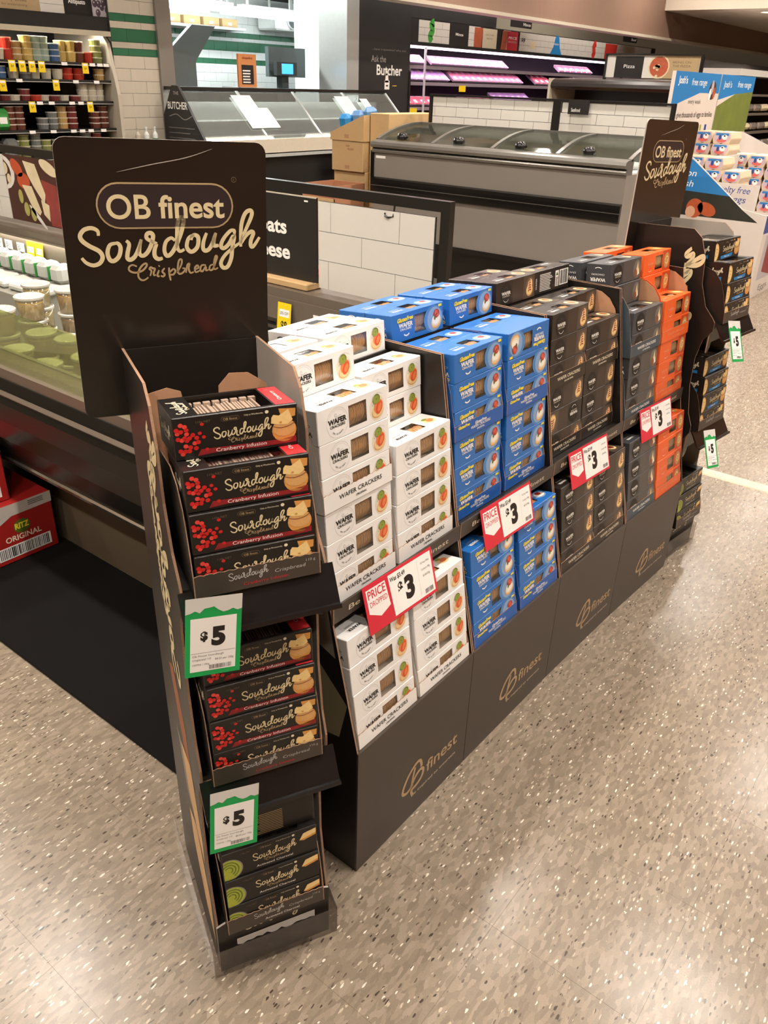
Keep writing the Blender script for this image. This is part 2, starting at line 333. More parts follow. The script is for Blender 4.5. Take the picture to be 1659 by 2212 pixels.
def wafer_art(kind):
    a = Art(); e = Art()
    cx, cy = .050, .030
    if kind == 'white':
        a.ring(cx, cy, .0272, .0003, 'ink_mid', 2).ring(cx, cy, .0236, .0003, 'ink_faint', 2, a0=30, a1=150)
        a.stroke([(.0455, .0415), (.0435, .044), (.0455, .0465), (.0485, .0455), (.0475, .042), (.046, .0400), (.050, .0405), (.060, .0425)], .0005, 'ink_mid', 2, k=3)
        a.text('WAFER', cx, .0295, .0088, 'ink', 2, width=.0475, bold=.045).text('CRACKERS', cx, .0225, .0046, 'ink', 2, width=.039, bold=.03)
        for i, ch in enumerate('ORIGINAL'): q = math.radians(-90 + (i - 3.5) * 11); a.text(ch, cx + .0205 * math.cos(q), cy + .0215 * math.sin(q), .0028, 'ink', 2, rot=(i - 3.5) * 11, bold=.03)
        a.ring(.160, .020, .026, .0003, 'ink_mid', 2, ry=.034, a0=55, a1=135, n=14)
        a.ell(.1575, .0270, .0205, .0235, 'halo', 1).ell(.1585, .0200, .0165, .0120, 'cracker_edge', 2, rot=10).ell(.1590, .0220, .0160, .0120, 'cracker_tan', 3, rot=10)
        a.ell(.1605, .0295, .0135, .0105, 'salmon', 4, rot=35).ell(.1625, .0265, .0085, .0125, 'salmon_deep', 5, rot=-32).ell(.1632, .0265, .0045, .0085, 'salmon', 6, rot=-32)
        a.ell(.1555, .0440, .0098, .0088, 'leaf', 6, rot=15).ring(.1555, .0440, .0095, .0012, 'leaf_dark', 7, ry=.0085, a0=-20, a1=130, n=10).ell(.155, .044, .0012, .0012, 'leaf_dark', 7, n=8)
        for q in ((.1455, .0405), (.1440, .0340), (.1475, .0360)): a.ell(q[0], q[1], .0012, .0009, 'leaf', 3, n=7)
        txt = 'ink'
    elif kind == 'blue':
        a.ell(.150, .030, .036, .0300, 'blue_glow', 1).ell(.154, .029, .028, .0270, 'blue_pale', 2)
        a.text('GlutenFree', .046, .0440, .0085, 'yellow_ink', 3, width=.056, bold=.05, slant=.15, rot=2).rect(.020, .0415, .071, .0420, 'ink', 3)
        a.text('WAFER', .048, .0310, .0095, 'white_ink', 3, width=.050, bold=.04).text('CRACKERS', .048, .0245, .0048, 'white_ink', 3, width=.040, bold=.02)
        a.ring(.050, .0210, .0125, .0030, 'white_ink', 3, ry=.0105, a0=215, a1=325, n=10)
        a.ell(.1600, .0200, .0190, .0130, 'cracker_edge', 3, rot=12).ell(.1590, .0225, .0180, .0125, 'cracker_tan', 4, rot=12).ell(.1585, .0265, .0165, .0120, 'cream', 5, rot=12).ring(.1585, .0265, .0150, .0012, 'halo', 6, ry=.0108)
        a.ell(.1600, .0400, .0108, .0098, 'tomato', 7).ell(.1585, .0425, .0060, .0050, 'tomato_light', 8).ell(.1630, .0375, .0050, .0040, 'tomato_light', 8).ell(.1535, .0310, .0030, .0045, 'leaf_dark', 8, n=9)
        a.rect(.168, .0535, .181, .0590, 'yellow_ink', 3)
        txt = 'white_ink'
    elif kind in ('black', 'charcoal'):
        g = ('brown_1', 'brown_2', 'brown_3') if kind == 'black' else ('grey_1', 'grey_1', 'grey_2')
        a.poly([(.078, .002), (.186, .002), (.186, .060), (.078, .060)], g[0], 1).poly([(.128, .002), (.186, .002), (.186, .060), (.132, .060)], g[1], 2).ell(.162, .030, .023, .026, g[2], 3)
        a.ell(.046, .0300, .0265, .0272, 'ink', 2).text('WAFER', .046, .0275, .0078, 'white_ink', 4, width=.042, bold=.03).text('CRACKERS', .046, .0220, .0036, 'cream_ink', 4, width=.034)
        a.ring(.046, .0195, .0130, .0012, 'white_ink', 4, ry=.0110, a0=205, a1=335, n=10).ring(.046, .0400, .0065, .0006, 'gold_dark', 4, n=14)
        if kind == 'black':
            a.ell(.1600, .0215, .0165, .0140, 'cracker_edge', 4, rot=10).ell(.1595, .0240, .0155, .0130, 'cheese', 5, rot=10).ell(.1610, .0340, .0115, .0175, 'cracker_tan', 6, rot=-15)
            for i in range(5): a.stroke([(.1525 + i * .001, .0200 + i * .0062), (.1600, .0235 + i * .0062), (.1685 - i * .0012, .0215 + i * .0064)], .0032, 'fig', 7, k=3)
        else:
            a.poly([(.152, .014), (.173, .017), (.166, .052)], 'cheese', 5).ell(.1555, .0195, .0085, .0125, 'almond', 6, rot=25).poly([(.163, .012), (.176, .016), (.171, .034)], 'cream', 7)
        txt = 'white_ink'
    else:
        a.rect(.132, .003, .186, .059, 'orange_deep', 1)
        a.text('WAFER', .046, .0275, .0078, 'orange_pale', 3, width=.040, bold=.03).text('CRACKERS', .046, .0220, .0036, 'orange_pale', 3, width=.032).ring(.046, .0195, .0130, .0016, 'cream_ink', 3, ry=.0110, a0=215, a1=325, n=10).ring(.046, .0400, .0080, .0006, 'orange_pale', 3, n=14)
        a.ell(.1590, .0300, .0190, .0230, 'gold_dim', 2).ell(.1590, .0300, .0160, .0185, 'toast', 3).ell(.1600, .0310, .0110, .0125, 'cheese', 4).stroke([(.153, .026), (.158, .036), (.164, .036), (.162, .027), (.157, .025)], .003, 'fig', 5, k=3)
        txt = 'orange_pale'
    sh = lambda x, y: (x - BW / 2, y)
    A = MB(); a.xf(sh).into(A, front)
    top = Art()                                                # the top repeats the badge, head down for the front
    top.text('WAFER', .046, .024, .0075, txt, 2, width=.038, bold=.03, rot=180).text('CRACKERS', .046, .034, .0036, txt, 2, width=.032, rot=180)
    if kind == 'white':
        top.ring(.050, .030, .0265, .0003, 'ink_mid', 2)
        top.ell(.158, .034, .019, .013, 'halo', 1).ell(.158, .032, .017, .0105, 'cracker_tan', 2).ell(.160, .033, .011, .0075, 'salmon', 3, rot=20).ell(.154, .043, .008, .0045, 'leaf', 3)
    elif kind == 'blue':
        top.ell(.156, .034, .024, .018, 'blue_pale', 1).ell(.158, .033, .018, .0120, 'cream', 2).ell(.160, .038, .0095, .0075, 'tomato', 3)
    elif kind == 'black': top.rect(.13, .004, .186, .069, 'brown_2', 1).ell(.160, .036, .016, .020, 'cracker_tan', 2).ell(.161, .036, .008, .013, 'fig', 3)
    elif kind == 'charcoal': top.rect(.13, .004, .186, .069, 'grey_1', 1).poly([(.15, .02), (.172, .024), (.164, .055)], 'cheese', 2)
    else: top.ell(.160, .036, .018, .022, 'toast', 2).ell(.160, .036, .010, .013, 'cheese', 3)
    top.xf(sh).into(A, lambda u, v, h: (u, v, BH + h))
    end = Art()
    end.text('WAFER', BD / 2, .024, .0090, txt, 2, width=.048, bold=.03, rot=180).text('CRACKERS', BD / 2, .036, .0045, txt, 2, width=.040, rot=180).ring(BD / 2, .040, .0165, .0020, txt, 2, ry=.014, a0=50, a1=130, n=10)
    if kind == 'blue': end.text('GlutenFree', BD / 2, .012, .0070, 'yellow_ink', 2, width=.050, bold=.04, rot=180)
    end.into(A, lambda u, v, h: (-BW / 2 - h, BD - u, v))
    bk = Art()                                                 # back: small print and a bar code
    bk.lines(.030, .008, .100, .054, 11, txt, 2, .45).rect(.135, .010, .182, .052, 'paper', 1).bars(.138, .013, .179, .050, 26, 'ink', 2).rect(.112, .010, .130, .052, 'paper', 1).lines(.114, .012, .128, .036, 7, 'ink', 2, .5).poly([(.114, .039), (.128, .039), (.121, .049)], 'leaf_dark', 2)
    bk.text('WAFER', .015, .030, .006, txt, 2, width=.030, rot=90)
    bk.into(A, lambda u, v, h: (BW / 2 - u, BD + h, v))
    return A
_hf = (WX0 - .0012, WX1 - .0012, WZ0 - .0012, WZ1 - .0012); _ht = (WX0 + .002, WX1 - .004, .016, .052)
_film = MB(); _x = -BW / 2
_film.add([(_x + WX0 - .002, .0006, WZ0 - .002), (_x + WX1 + .002, .0006, WZ0 - .002), (_x + WX1 + .002, .0006, WZ1 + .002), (_x + WX0 - .002, .0006, WZ1 + .002)], [(0, 1, 2, 3)], 'film')
_film.add([(_x + WX0, .015, BH - .0006), (_x + WX1, .015, BH - .0006), (_x + WX1, .056, BH - .0006), (_x + WX0, .056, BH - .0006)], [(0, 1, 2, 3)], 'film')
_film = _film.mesh('window_film'); _sl = sleeve('wafer').mesh('cracker_row'); _sld = sleeve('wafer_dark').mesh('cracker_row')
WAFER = {}
for kd, mm in (('white', 'white_card'), ('blue', 'blue_card'), ('black', 'black_card'), ('charcoal', 'charcoal_card'), ('orange', 'orange_card')):
    r = obj('wafer_cracker_box', carton(BW, BD, BH, mm, _hf, _ht), link=False)
    WAFER[kd] = template(r, [obj('window_film', _film, link=False), obj('cracker_row', _sld if kd == 'charcoal' else _sl, link=False), obj('printed_artwork', wafer_art(kd), link=False)])

# shelf-ready trays: printed outside, kraft inside, torn front lip
TW, TD, THt = .1945, .156, .186
PROFILE = [(0, 0), (0, .032), (.003, .048), (.007, .075), (.010, .105), (.018, .137), (.036, .164), (.062, .181), (.085, THt), (TD, THt), (TD, 0)]
def make_tray(kind, mm, txtm, sub):
    root = empty('shelf_tray', None, None, link=False); t = .0016; parts = []
    for sx, nm in ((0, 'l'), (1, 'r')):
        b = MB(); xa = -TW / 2 if sx == 0 else TW / 2 - t
        b.prism(PROFILE, 'yz', xa, xa + t, mm if sx == 0 else 'kraft', 'kraft' if sx == 0 else mm, 'kraft_edge'); parts.append(obj('side_wall', b, link=False))
    n = 26; pts = [(-TW / 2 + t, 0), (TW / 2 - t, 0)]
    for i in range(n + 1): pts.append((TW / 2 - t - (TW - 2 * t) * i / n, .0335 + (.0014 if i % 2 else 0)))
    b = MB(); b.prism(pts, 'xz', 0, t, mm, 'kraft', 'kraft_edge'); parts.append(obj('front_lip', b, link=False))
    b = MB(); b.box((-TW / 2 + t, t, 0), (TW / 2 - t, TD, .0010), 'kraft'); parts.append(obj('base_sheet', b, link=False))
    b = MB(); b.box((-TW / 2 + t, TD - t, .001), (TW / 2 - t, TD, .15), 'kraft'); parts.append(obj('back_wall', b, link=False))
    a = Art()
    if kind == 'blue': a.text('GlutenFree', .004, .0200, .0062, txtm, 2, width=.046, bold=.03, slant=.15).text('GlutenFree', -.062, .0245, .0065, 'yellow_ink', 2, width=.044, bold=.05, slant=.15)
    a.text('WAFER CRACKERS', .004, .0125 if kind == 'blue' else .0160, .0062 if kind == 'blue' else .0085, txtm, 2, width=.078 if kind == 'blue' else .120, bold=.012).text(sub, .004, .0060 if kind == 'blue' else .0070, .0040, txtm, 2, width=.030 if len(sub) < 9 else .048, bold=.02)
    A = MB(); a.into(A, front); parts.append(obj('printed_text', A, link=False))
    return template(root, parts)
TRAY = {'white': make_tray('white', 'white_card', 'ink', 'ORIGINAL'), 'blue': make_tray('blue', 'blue_deep', 'white_ink', 'ORIGINAL'), 'black': make_tray('black', 'black_card', 'cream_ink', 'CRACKED PEPPER'),
        'charcoal': make_tray('charcoal', 'slate_card', 'white_ink', 'ACTIVATED CHARCOAL'), 'orange': make_tray('orange', 'orange_card', 'orange_pale', 'BROWN RICE')}

# ------------------------------------------------------------------ sourdough crispbread cartons
CW, CD, CH = .176, .105, .0605
def crisp_art(kind):
    rnd = random.Random(3); a = Art()
    body = {'cranberry': 'berry', 'charcoal': 'avocado', 'natural': 'toast'}[kind]
    if kind == 'cranberry':
        a.poly([(.036, .013), (.150, .011), (.172, .014), (.172, .005), (.120, .004), (.060, .006), (.030, .004)], 'band_red', 2)
        pts = []
        while len(pts) < 34:
            u, v = rnd.uniform(.004, .034), rnd.uniform(.004, .050)
            if (u - .006) / .030 + abs(v - .024) / .034 < 1.05 and all((u - p[0]) ** 2 + (v - p[1]) ** 2 > .0044 ** 2 for p in pts): pts.append((u, v))
            elif rnd.random() < .002: break
        for i, (u, v) in enumerate(pts): a.ell(u, v, .0034, .0031, 'berry' if i % 3 else 'berry_light', 3 + i % 3, n=10)
        for u, v in ((.040, .048), (.041, .030), (.036, .036), (.044, .012)): a.ell(u, v, .0028, .0024, 'berry', 3, n=9)
        a.text('Cranberry Infusion', .092, .0065, .0052, 'white_ink', 4, width=.072)
    elif kind == 'charcoal':
        a.ell(.010, .022, .026, .024, 'rim_grey', 2, n=22).ell(.010, .022, .0235, .0225, 'avocado', 3, n=22)
        for r in (.019, .0135, .008): a.ring(.010, .022, r, .0022, 'avocado_dark', 4, a0=-60, a1=150, n=14)
        a.rect(0, 0, .0008, CH, 'ink', 9); a.text('Activated Charcoal', .094, .0085, .0048, 'white_ink', 4, width=.068)
    else:
        a.ell(.008, .026, .020, .027, 'cracker_edge', 2, n=20).ell(.007, .026, .017, .024, 'cheese', 3, n=20)
        for q in ((.008, .036), (.013, .026), (.006, .016), (.016, .034)): a.ell(q[0], q[1], .0030, .0022, 'toast', 4, n=8)
        a.poly([(.044, .012), (.128, .016), (.122, .005), (.048, .003)], 'band_blue', 2).text('Natural', .086, .0062, .0055, 'white_ink', 4, width=.032)
    if kind == 'charcoal':
        a.poly([(.142, .036), (.150, .050), (.174, .054), (.174, .044), (.160, .040)], 'cheese', 3).poly([(.142, .036), (.160, .040), (.174, .044), (.174, .039), (.150, .033)], 'toast', 2)
    else:
        a.ell(.155, .024, .018, .0170, 'toast', 2, n=18).ell(.155, .027, .0165, .0120, 'cracker_edge', 3, n=18).poly([(.148, .056), (.152, .040), (.172, .043), (.173, .054)], 'toast', 3)
        a.poly([(.137, .044), (.140, .048), (.148, .046), (.162, .054), (.168, .038), (.160, .032), (.146, .033), (.136, .036)], 'cheese', 4).stroke([(.139, .031), (.150, .028), (.163, .030), (.171, .034)], .0011, 'almond', 5, k=3).ell(.150, .036, .0022, .0014, 'toast', 5, n=8)
    a.plus(SCRIPT_LO, lambda x, y: (.054 + x * .082, .0235 + y * .082))
    a.pill(.066, .0475, .092, .0545, 'gold_dark', 3).pill(.0665, .0480, .0915, .0540, 'ink', 4).text('OB finest', .079, .0492, .0036, 'gold_dim', 5, width=.020)
    a.text('110g NET', .042, .0500, .0032, 'gold_dark', 3, width=.020).text('Only at Woolworths', .112, .0520, .0024, 'cream_ink', 3, width=.027)
    a.ell(.131, .0535, .0028, .0025, 'cream_ink', 3, n=9)
    sh = lambda x, y: (max(.0006, min(CW - .0006, x)) - CW / 2, y)
    A = MB(); a.xf(sh).into(A, front)
    tp = Art(); tp.plus(script('cream_ink', 'cream_ink', k=2), lambda x, y: (.026 - y * .07, .014 + x * .066))
    if kind == 'cranberry': tp.rect(.146, .004, .174, .100, 'lid_red', 1).text('Cranberry', .163, .052, .006, 'white_ink', 2, width=.05, rot=90)
    tp.xf(sh).into(A, lambda u, v, h: (u, v, CH + h))
    bk = Art(); bk.lines(.060, .006, .116, .052, 12, 'gold_dim', 2, .4).ell(.150, .022, .020, .020, 'cheese', 2).ell(.148, .016, .006, .004, 'toast', 3).ell(.132, .046, .008, .003, 'leaf', 3, rot=35).ell(.128, .038, .004, .007, 'leaf_dark', 3, rot=-20)
    bk.xf(sh).into(A, lambda u, v, h: (-u if False else u, CD + h, v))
    en = Art(); en.plus(script('cream_ink', 'cream_ink', k=2), lambda x, y: (.016 + x * .072, .026 + y * .072))
    if kind == 'natural': en.rect(.03, .008, .085, .018, 'band_blue', 2)
    en.into(A, lambda u, v, h: (-CW / 2 - h, CD - u, v))
    return A
def crisp_fill(m):
    b = MB(); n = 24
    for i in range(n):
        x = -.050 + .098 * i / n; k = random.uniform(-.003, .003)
        b.box((x, .016 + k, .006), (x + .0026, .088 + k, .048 + k), m)
    for i in range(8): x = -.052 + .0135 * i; b.box((x, .088, .040), (x + .010, .097, .052), m)
    return b
_cf = MB(); _cf.add([(-CW / 2 + .032, .004, CH - .0006), (CW / 2 - .030, .004, CH - .0006), (CW / 2 - .030, CD - .004, CH - .0006), (-CW / 2 + .032, CD - .004, CH - .0006)], [(0, 1, 2, 3)], 'film'); _cf = _cf.mesh('window_film')
CRISP = {}
mat('crisp_black', '1d1a18', .33, var=.12)
for kd, ff in (('cranberry', 'crisp_pale'), ('charcoal', 'crisp_dark'), ('natural', 'crisp_pale')):
    r = obj('crispbread_box', carton(CW, CD, CH, mat('crisp_black'), None, (.036, .142, .006, .096)), link=False)
    CRISP[kd] = template(r, [obj('window_film', _cf, link=False), obj('crispbread_row', crisp_fill(ff), link=False), obj('printed_artwork', crisp_art(kd), link=False)])
def make_ctray(kind):
    root = empty('shelf_tray', None, None, link=False); t = .0016; w = .186; dp = .215; h = .17; parts = []
    pr = [(0, 0), (0, .034), (.004, .06), (.012, .095), (.022, .125), (.045, .155), (.08, h), (dp, h), (dp, 0)]
    for sx in (0, 1):
        b = MB(); xa = -w / 2 if sx == 0 else w / 2 - t; b.prism(pr, 'yz', xa, xa + t, 'board_black' if sx == 0 else 'kraft', 'kraft' if sx == 0 else 'board_black', 'kraft_edge'); parts.append(obj('side_wall', b, link=False))
    n = 26; pts = [(-w / 2 + t, 0), (w / 2 - t, 0)] + [(w / 2 - t - (w - 2 * t) * i / n, .0330 + (.0016 if i % 2 else 0)) for i in range(n + 1)]
    b = MB(); b.prism(pts, 'xz', 0, t, 'board_brown', 'kraft', 'kraft_edge'); parts.append(obj('front_lip', b, link=False))
    b = MB(); b.box((-w / 2 + t, t, 0), (w / 2 - t, dp, .001), 'kraft'); parts.append(obj('base_sheet', b, link=False))
    b = MB(); b.prism([(-w / 2 + t, .001), (w / 2 - t, .001), (w / 2 - t, .236), (w / 2 - .03, .256), (w / 2 - .06, .258), (w / 2 - .078, .240), (w / 2 - .082, .17), (-w / 2 + .06, .17), (-w / 2 + .05, .238), (-w / 2 + .03, .246), (-w / 2 + t, .240)], 'xz', dp - t, dp, 'kraft'); parts.append(obj('back_wall', b, link=False))
    a = Art(); a.plus(script('ink_faint', 'ink_faint', k=2, sub=False), lambda x, y: (-.044 + x * .058, .0165 + y * .058)); a.text('Crispbread', .046, .0165, .0055, 'ink_faint', 2, width=.046, slant=.2).text('110 g', .078, .024, .0040, 'ink_faint', 2, width=.014)
    if kind != 'natural': a.text('Cranberry Infusion' if kind == 'cranberry' else 'Activated Charcoal', .010, .0060, .0050, 'lid_red' if kind == 'cranberry' else 'white_ink', 2, width=.066)
    A = MB(); a.into(A, front); parts.append(obj('printed_text', A, link=False))
    return template(root, parts)
CTRAY = {k: make_ctray(k) for k in CRISP}
# ------------------------------------------------------------------ floor: flecked vinyl tiles
def floor_material():
    m = bpy.data.materials.new('flecked_vinyl'); m.use_nodes = True; nt = m.node_tree; N = nt.nodes; Lk = nt.links; b = N['Principled BSDF']
    geo = N.new('ShaderNodeNewGeometry'); mp = N.new('ShaderNodeMapping'); mp.inputs['Rotation'].default_value = (0, 0, 0); mp.inputs['Scale'].default_value = (2.9, 1.0, 1); Lk.new(geo.outputs['Position'], mp.inputs['Vector'])
    def layer(scale, seed):
        mo = N.new('ShaderNodeMapping'); mo.inputs['Location'].default_value = (seed, seed * 1.7, 0); Lk.new(mp.outputs['Vector'], mo.inputs['Vector'])
        nz = N.new('ShaderNodeTexNoise'); nz.inputs['Scale'].default_value = scale * .7; nz.inputs['Detail'].default_value = 1; Lk.new(mo.outputs['Vector'], nz.inputs['Vector'])
        va = N.new('ShaderNodeVectorMath'); va.operation = 'SCALE'; va.inputs['Scale'].default_value = 1.1 / scale; Lk.new(nz.outputs['Color'], va.inputs[0])
        ad = N.new('ShaderNodeVectorMath'); ad.operation = 'ADD'; Lk.new(mo.outputs['Vector'], ad.inputs[0]); Lk.new(va.outputs['Vector'], ad.inputs[1])
        vo = N.new('ShaderNodeTexVoronoi'); vo.inputs['Scale'].default_value = scale; Lk.new(ad.outputs['Vector'], vo.inputs['Vector']); return vo
    def sep(vo):
        s = N.new('ShaderNodeSeparateColor'); Lk.new(vo.outputs['Color'], s.inputs[0]); return s
    def ramp(src, stops):
        r = N.new('ShaderNodeValToRGB'); r.color_ramp.interpolation = 'CONSTANT'; els = r.color_ramp.elements
        while len(els) < len(stops): els.new(.5)
        for e, (p, c) in zip(els, stops): e.position = p; e.color = lin(c) + (1,)
        Lk.new(src, r.inputs[0]); return r
    v1 = layer(46, 0); s1 = sep(v1)
    base = ramp(s1.outputs[0], [(0, '837666'), (.22, '8b7d6c'), (.46, '7b6e5f'), (.66, '918373'), (.84, '807363')])
    v2 = layer(74, 3.1); s2 = sep(v2)
    fleck = ramp(s2.outputs[1], [(0, '40372f'), (.03, '5f5348'), (.085, '8d7a66'), (.5, 'a39178'), (.915, 'b3a48f'), (.965, 'd6ccbb')])
    def mask(src, lo, hi):
        a = N.new('ShaderNodeMath'); a.operation = 'LESS_THAN'; a.inputs[1].default_value = lo; Lk.new(src, a.inputs[0])
        c = N.new('ShaderNodeMath'); c.operation = 'GREATER_THAN'; c.inputs[1].default_value = hi; Lk.new(src, c.inputs[0])
        d = N.new('ShaderNodeMath'); d.operation = 'ADD'; Lk.new(a.outputs[0], d.inputs[0]); Lk.new(c.outputs[0], d.inputs[1]); return d
    mk = mask(s2.outputs[1], .085, .915)
    dist = N.new('ShaderNodeMath'); dist.operation = 'LESS_THAN'; dist.inputs[1].default_value = .42; Lk.new(v2.outputs['Distance'], dist.inputs[0])
    mm = N.new('ShaderNodeMath'); mm.operation = 'MULTIPLY'; Lk.new(mk.outputs[0], mm.inputs[0]); Lk.new(dist.outputs[0], mm.inputs[1])
    mx = N.new('ShaderNodeMix'); mx.data_type = 'RGBA'; Lk.new(mm.outputs[0], mx.inputs[0]); Lk.new(base.outputs[0], mx.inputs[6]); Lk.new(fleck.outputs[0], mx.inputs[7])
    nb = N.new('ShaderNodeTexNoise'); nb.inputs['Scale'].default_value = 260; Lk.new(mp.outputs['Vector'], nb.inputs['Vector'])
    m3 = N.new('ShaderNodeMix'); m3.data_type = 'RGBA'; m3.blend_type = 'OVERLAY'; m3.inputs[0].default_value = .2; Lk.new(mx.outputs[2], m3.inputs[6]); Lk.new(nb.outputs['Fac'], m3.inputs[7])
    Lk.new(m3.outputs[2], b.inputs['Base Color']); b.inputs['Specular IOR Level'].default_value = .45
    nr = N.new('ShaderNodeTexNoise'); nr.inputs['Scale'].default_value = 9; Lk.new(geo.outputs['Position'], nr.inputs['Vector'])
    rr = N.new('ShaderNodeMapRange'); rr.inputs['To Min'].default_value = .18; rr.inputs['To Max'].default_value = .29; Lk.new(nr.outputs['Fac'], rr.inputs['Value']); Lk.new(rr.outputs[0], b.inputs['Roughness'])
    bp = N.new('ShaderNodeBump'); bp.inputs['Strength'].default_value = .12; bp.inputs['Distance'].default_value = .001; Lk.new(nb.outputs['Fac'], bp.inputs['Height']); Lk.new(bp.outputs['Normal'], b.inputs['Normal'])
    MATS['flecked_vinyl'] = m
floor_material()
mat('floor_base', '8a7b69', .6); mat('seam_dark', '7a6a5a', .8)
fb = MB(); fb.box((-12, -4, -.10), (5, 27, -.004), 'floor_base'); FLOOR = obj('floor', fb, kind='structure')
GT = .3048
def cam_px(x, y, z=0):
    d = Vector((x, y, z - 1.51)); f = d.dot(_F)
    if f < .1: return None
    return 829.5 + 1730 * d.dot(_R) / f, 1106 - 1730 * d.dot(_U) / f
cand = []; rest = []
for i in range(-38, 17):
    for j in range(-12, 87):
        cx, cy = -.131 + GT * (i + .5), .979 + GT * (j + .5); p = cam_px(cx, cy)
        hid = -1.15 < cx < -.80 and .95 < cy < 2.5 or (cx < -1.2 and 1.0 < cy < 3.6)
        near = p and -150 < p[0] < 1809 and 300 < p[1] < 2500 and not hid
        (cand if near else rest).append((math.hypot(cx, cy), cx, cy))
cand.sort(); rest += cand[290:]; cand = cand[:290]
tb = MB(); h = GT / 2 - .00018; tb.add([(-h, -h, 0), (h, -h, 0), (h, h, 0), (-h, h, 0), (-h, -h, -.003), (h, -h, -.003), (h, h, -.003), (-h, h, -.003)], [(0, 1, 2, 3), (0, 4, 5, 1), (1, 5, 6, 2), (2, 6, 7, 3), (3, 7, 4, 0)], 'flecked_vinyl'); tb = tb.mesh('floor_tile')
for _, cx, cy in cand: obj('floor_tile', tb, FLOOR, M=T(cx, cy, 0))
rb = MB()
for _, cx, cy in rest: rb.add([(cx - h, cy - h, 0), (cx + h, cy - h, 0), (cx + h, cy + h, 0), (cx - h, cy + h, 0)], [(0, 1, 2, 3)], 'flecked_vinyl')
obj('floor_tile_field', rb, FLOOR, kind='stuff')
mat('trim_metal', 'c9b89d', .35, .2, var=.06)
b = MB(); b.prism([(3.455, 0), (3.46, .004), (3.525, .004), (3.53, 0)], 'yz', -1.0, 3.0, 'trim_metal'); obj('trim_1', b, kind='structure')

# ------------------------------------------------------------------ room shell
mat('ceiling_paint', 'd8cbb9', .8, var=.03); mat('wall_beige', 'b7ad98', .8, var=.04); mat('wall_paint', 'cfc3b2', .8, var=.04); mat('warm_reflect_timber', 'b87f52', .5, var=.15, scale=4, stretch=(1, 1, .15))
mat('bulkhead_brown', '8a6d5c', .6, var=.08, scale=6, stretch=(1, 8, 1)); mat('pale_trim', 'c2b8a6', .5); mat('black_wall', '201f1f', .5, var=.1, scale=6); mat('vent_dark', '17130f', .6)
b = MB(); b.box((-12, -4, CEIL), (5, 14.2, CEIL + .1), 'ceiling_paint'); CE = obj('ceiling', b, kind='structure')
b = MB(); b.box((-5.6, 14.0, 2.59), (5, 27, CEIL + .1), 'ceiling_paint'); obj('trim_2', b, kind='structure')
b = MB(); b.box((-2.9, 13.985, 2.86), (-1.7, 14.0, 3.05), 'vent_dark')
for i in range(5): b.box((-2.9, 13.97, 2.87 + i * .036), (-1.7, 13.985, 2.885 + i * .036), 'board_brown')
obj('air_vent', b, label='black slotted air vent in the face of the dropped ceiling', cat='vent')
b = MB(); b.box((-5.75, -4, 2.235), (-5.6, 27, CEIL), 'bulkhead_brown'); b.box((-5.78, -4, 2.205), (-5.575, 27, 2.24), 'pale_trim'); obj('trim_3', b, kind='structure')
b = MB(); b.box((-12, -4.1, 0), (5, -4, CEIL), 'wall_paint'); obj('wall_near', b, kind='structure')
b = MB(); b.box((5, -4, 0), (5.1, 27, CEIL), 'warm_reflect_timber'); obj('wall_right', b, kind='structure')  # unseen wall; timber colour added so the far header card reflects copper
b = MB(); b.box((-12, 27, 0), (5, 27.1, CEIL), 'wall_paint'); obj('wall_far', b, kind='structure')
b = MB(); b.box((-7.35, -4, 0), (-7.25, 4.55, CEIL), 'wall_beige'); b.box((-7.35, 8.1, 0), (-7.25, 27, CEIL), 'wall_beige'); obj('wall_left', b, kind='structure')
for k, (y, ln) in enumerate(ADDED_COVE):
    b = MB(); b.box((-5.90, y - ln / 2, 2.96), (-5.80, y + ln / 2, 3.02), 'pale_trim'); b.box((-5.80, y - ln / 2, 2.98), (-5.75, y - ln / 2 + .05, 3.0), 'pale_trim'); b.box((-5.80, y + ln / 2 - .05, 2.98), (-5.75, y + ln / 2, 3.0), 'pale_trim'); obj('added_cove_light', b, label=f"{['nearest', 'second', 'third', 'farthest'][k]} added unseen strip light behind the brown bulkhead", cat='light', group='added cove strip lights')
# ceiling downlights
mat('lamp_ring', 'e8e2d6', .4); mat('lamp_lens', 'fff3de', .4, emit=6)
dl = MB(); dl.lathe([(.13, 0), (.13, -.012), (.105, -.016), (.105, -.004)], 'lamp_ring', 20, cap=False); dlm = dl.mesh('trim_ring'); dn = MB(); dn.lathe([(.105, -.006), (.10, -.006)], 'lamp_lens', 20); dnm = dn.mesh('lens')
for k, (x, y, z) in enumerate([(x, y, CEIL) for x, y in DOWN] + [(-4.2, 14.5, 2.59), (-2.6, 14.5, 2.59), (-4.2, 17.5, 2.59), (-2.6, 17.5, 2.59), (0, 15.5, 2.59)]):
    o = obj('ceiling_downlight', dlm, M=T(x, y, z), label='round recessed downlight in the dropped ceiling over the far aisle' if z < 3 else 'round recessed downlight in the high ceiling above the displays', cat='downlight', group='dropped ceiling downlights' if z < 3 else 'high ceiling downlights'); obj('lens', dnm, o)

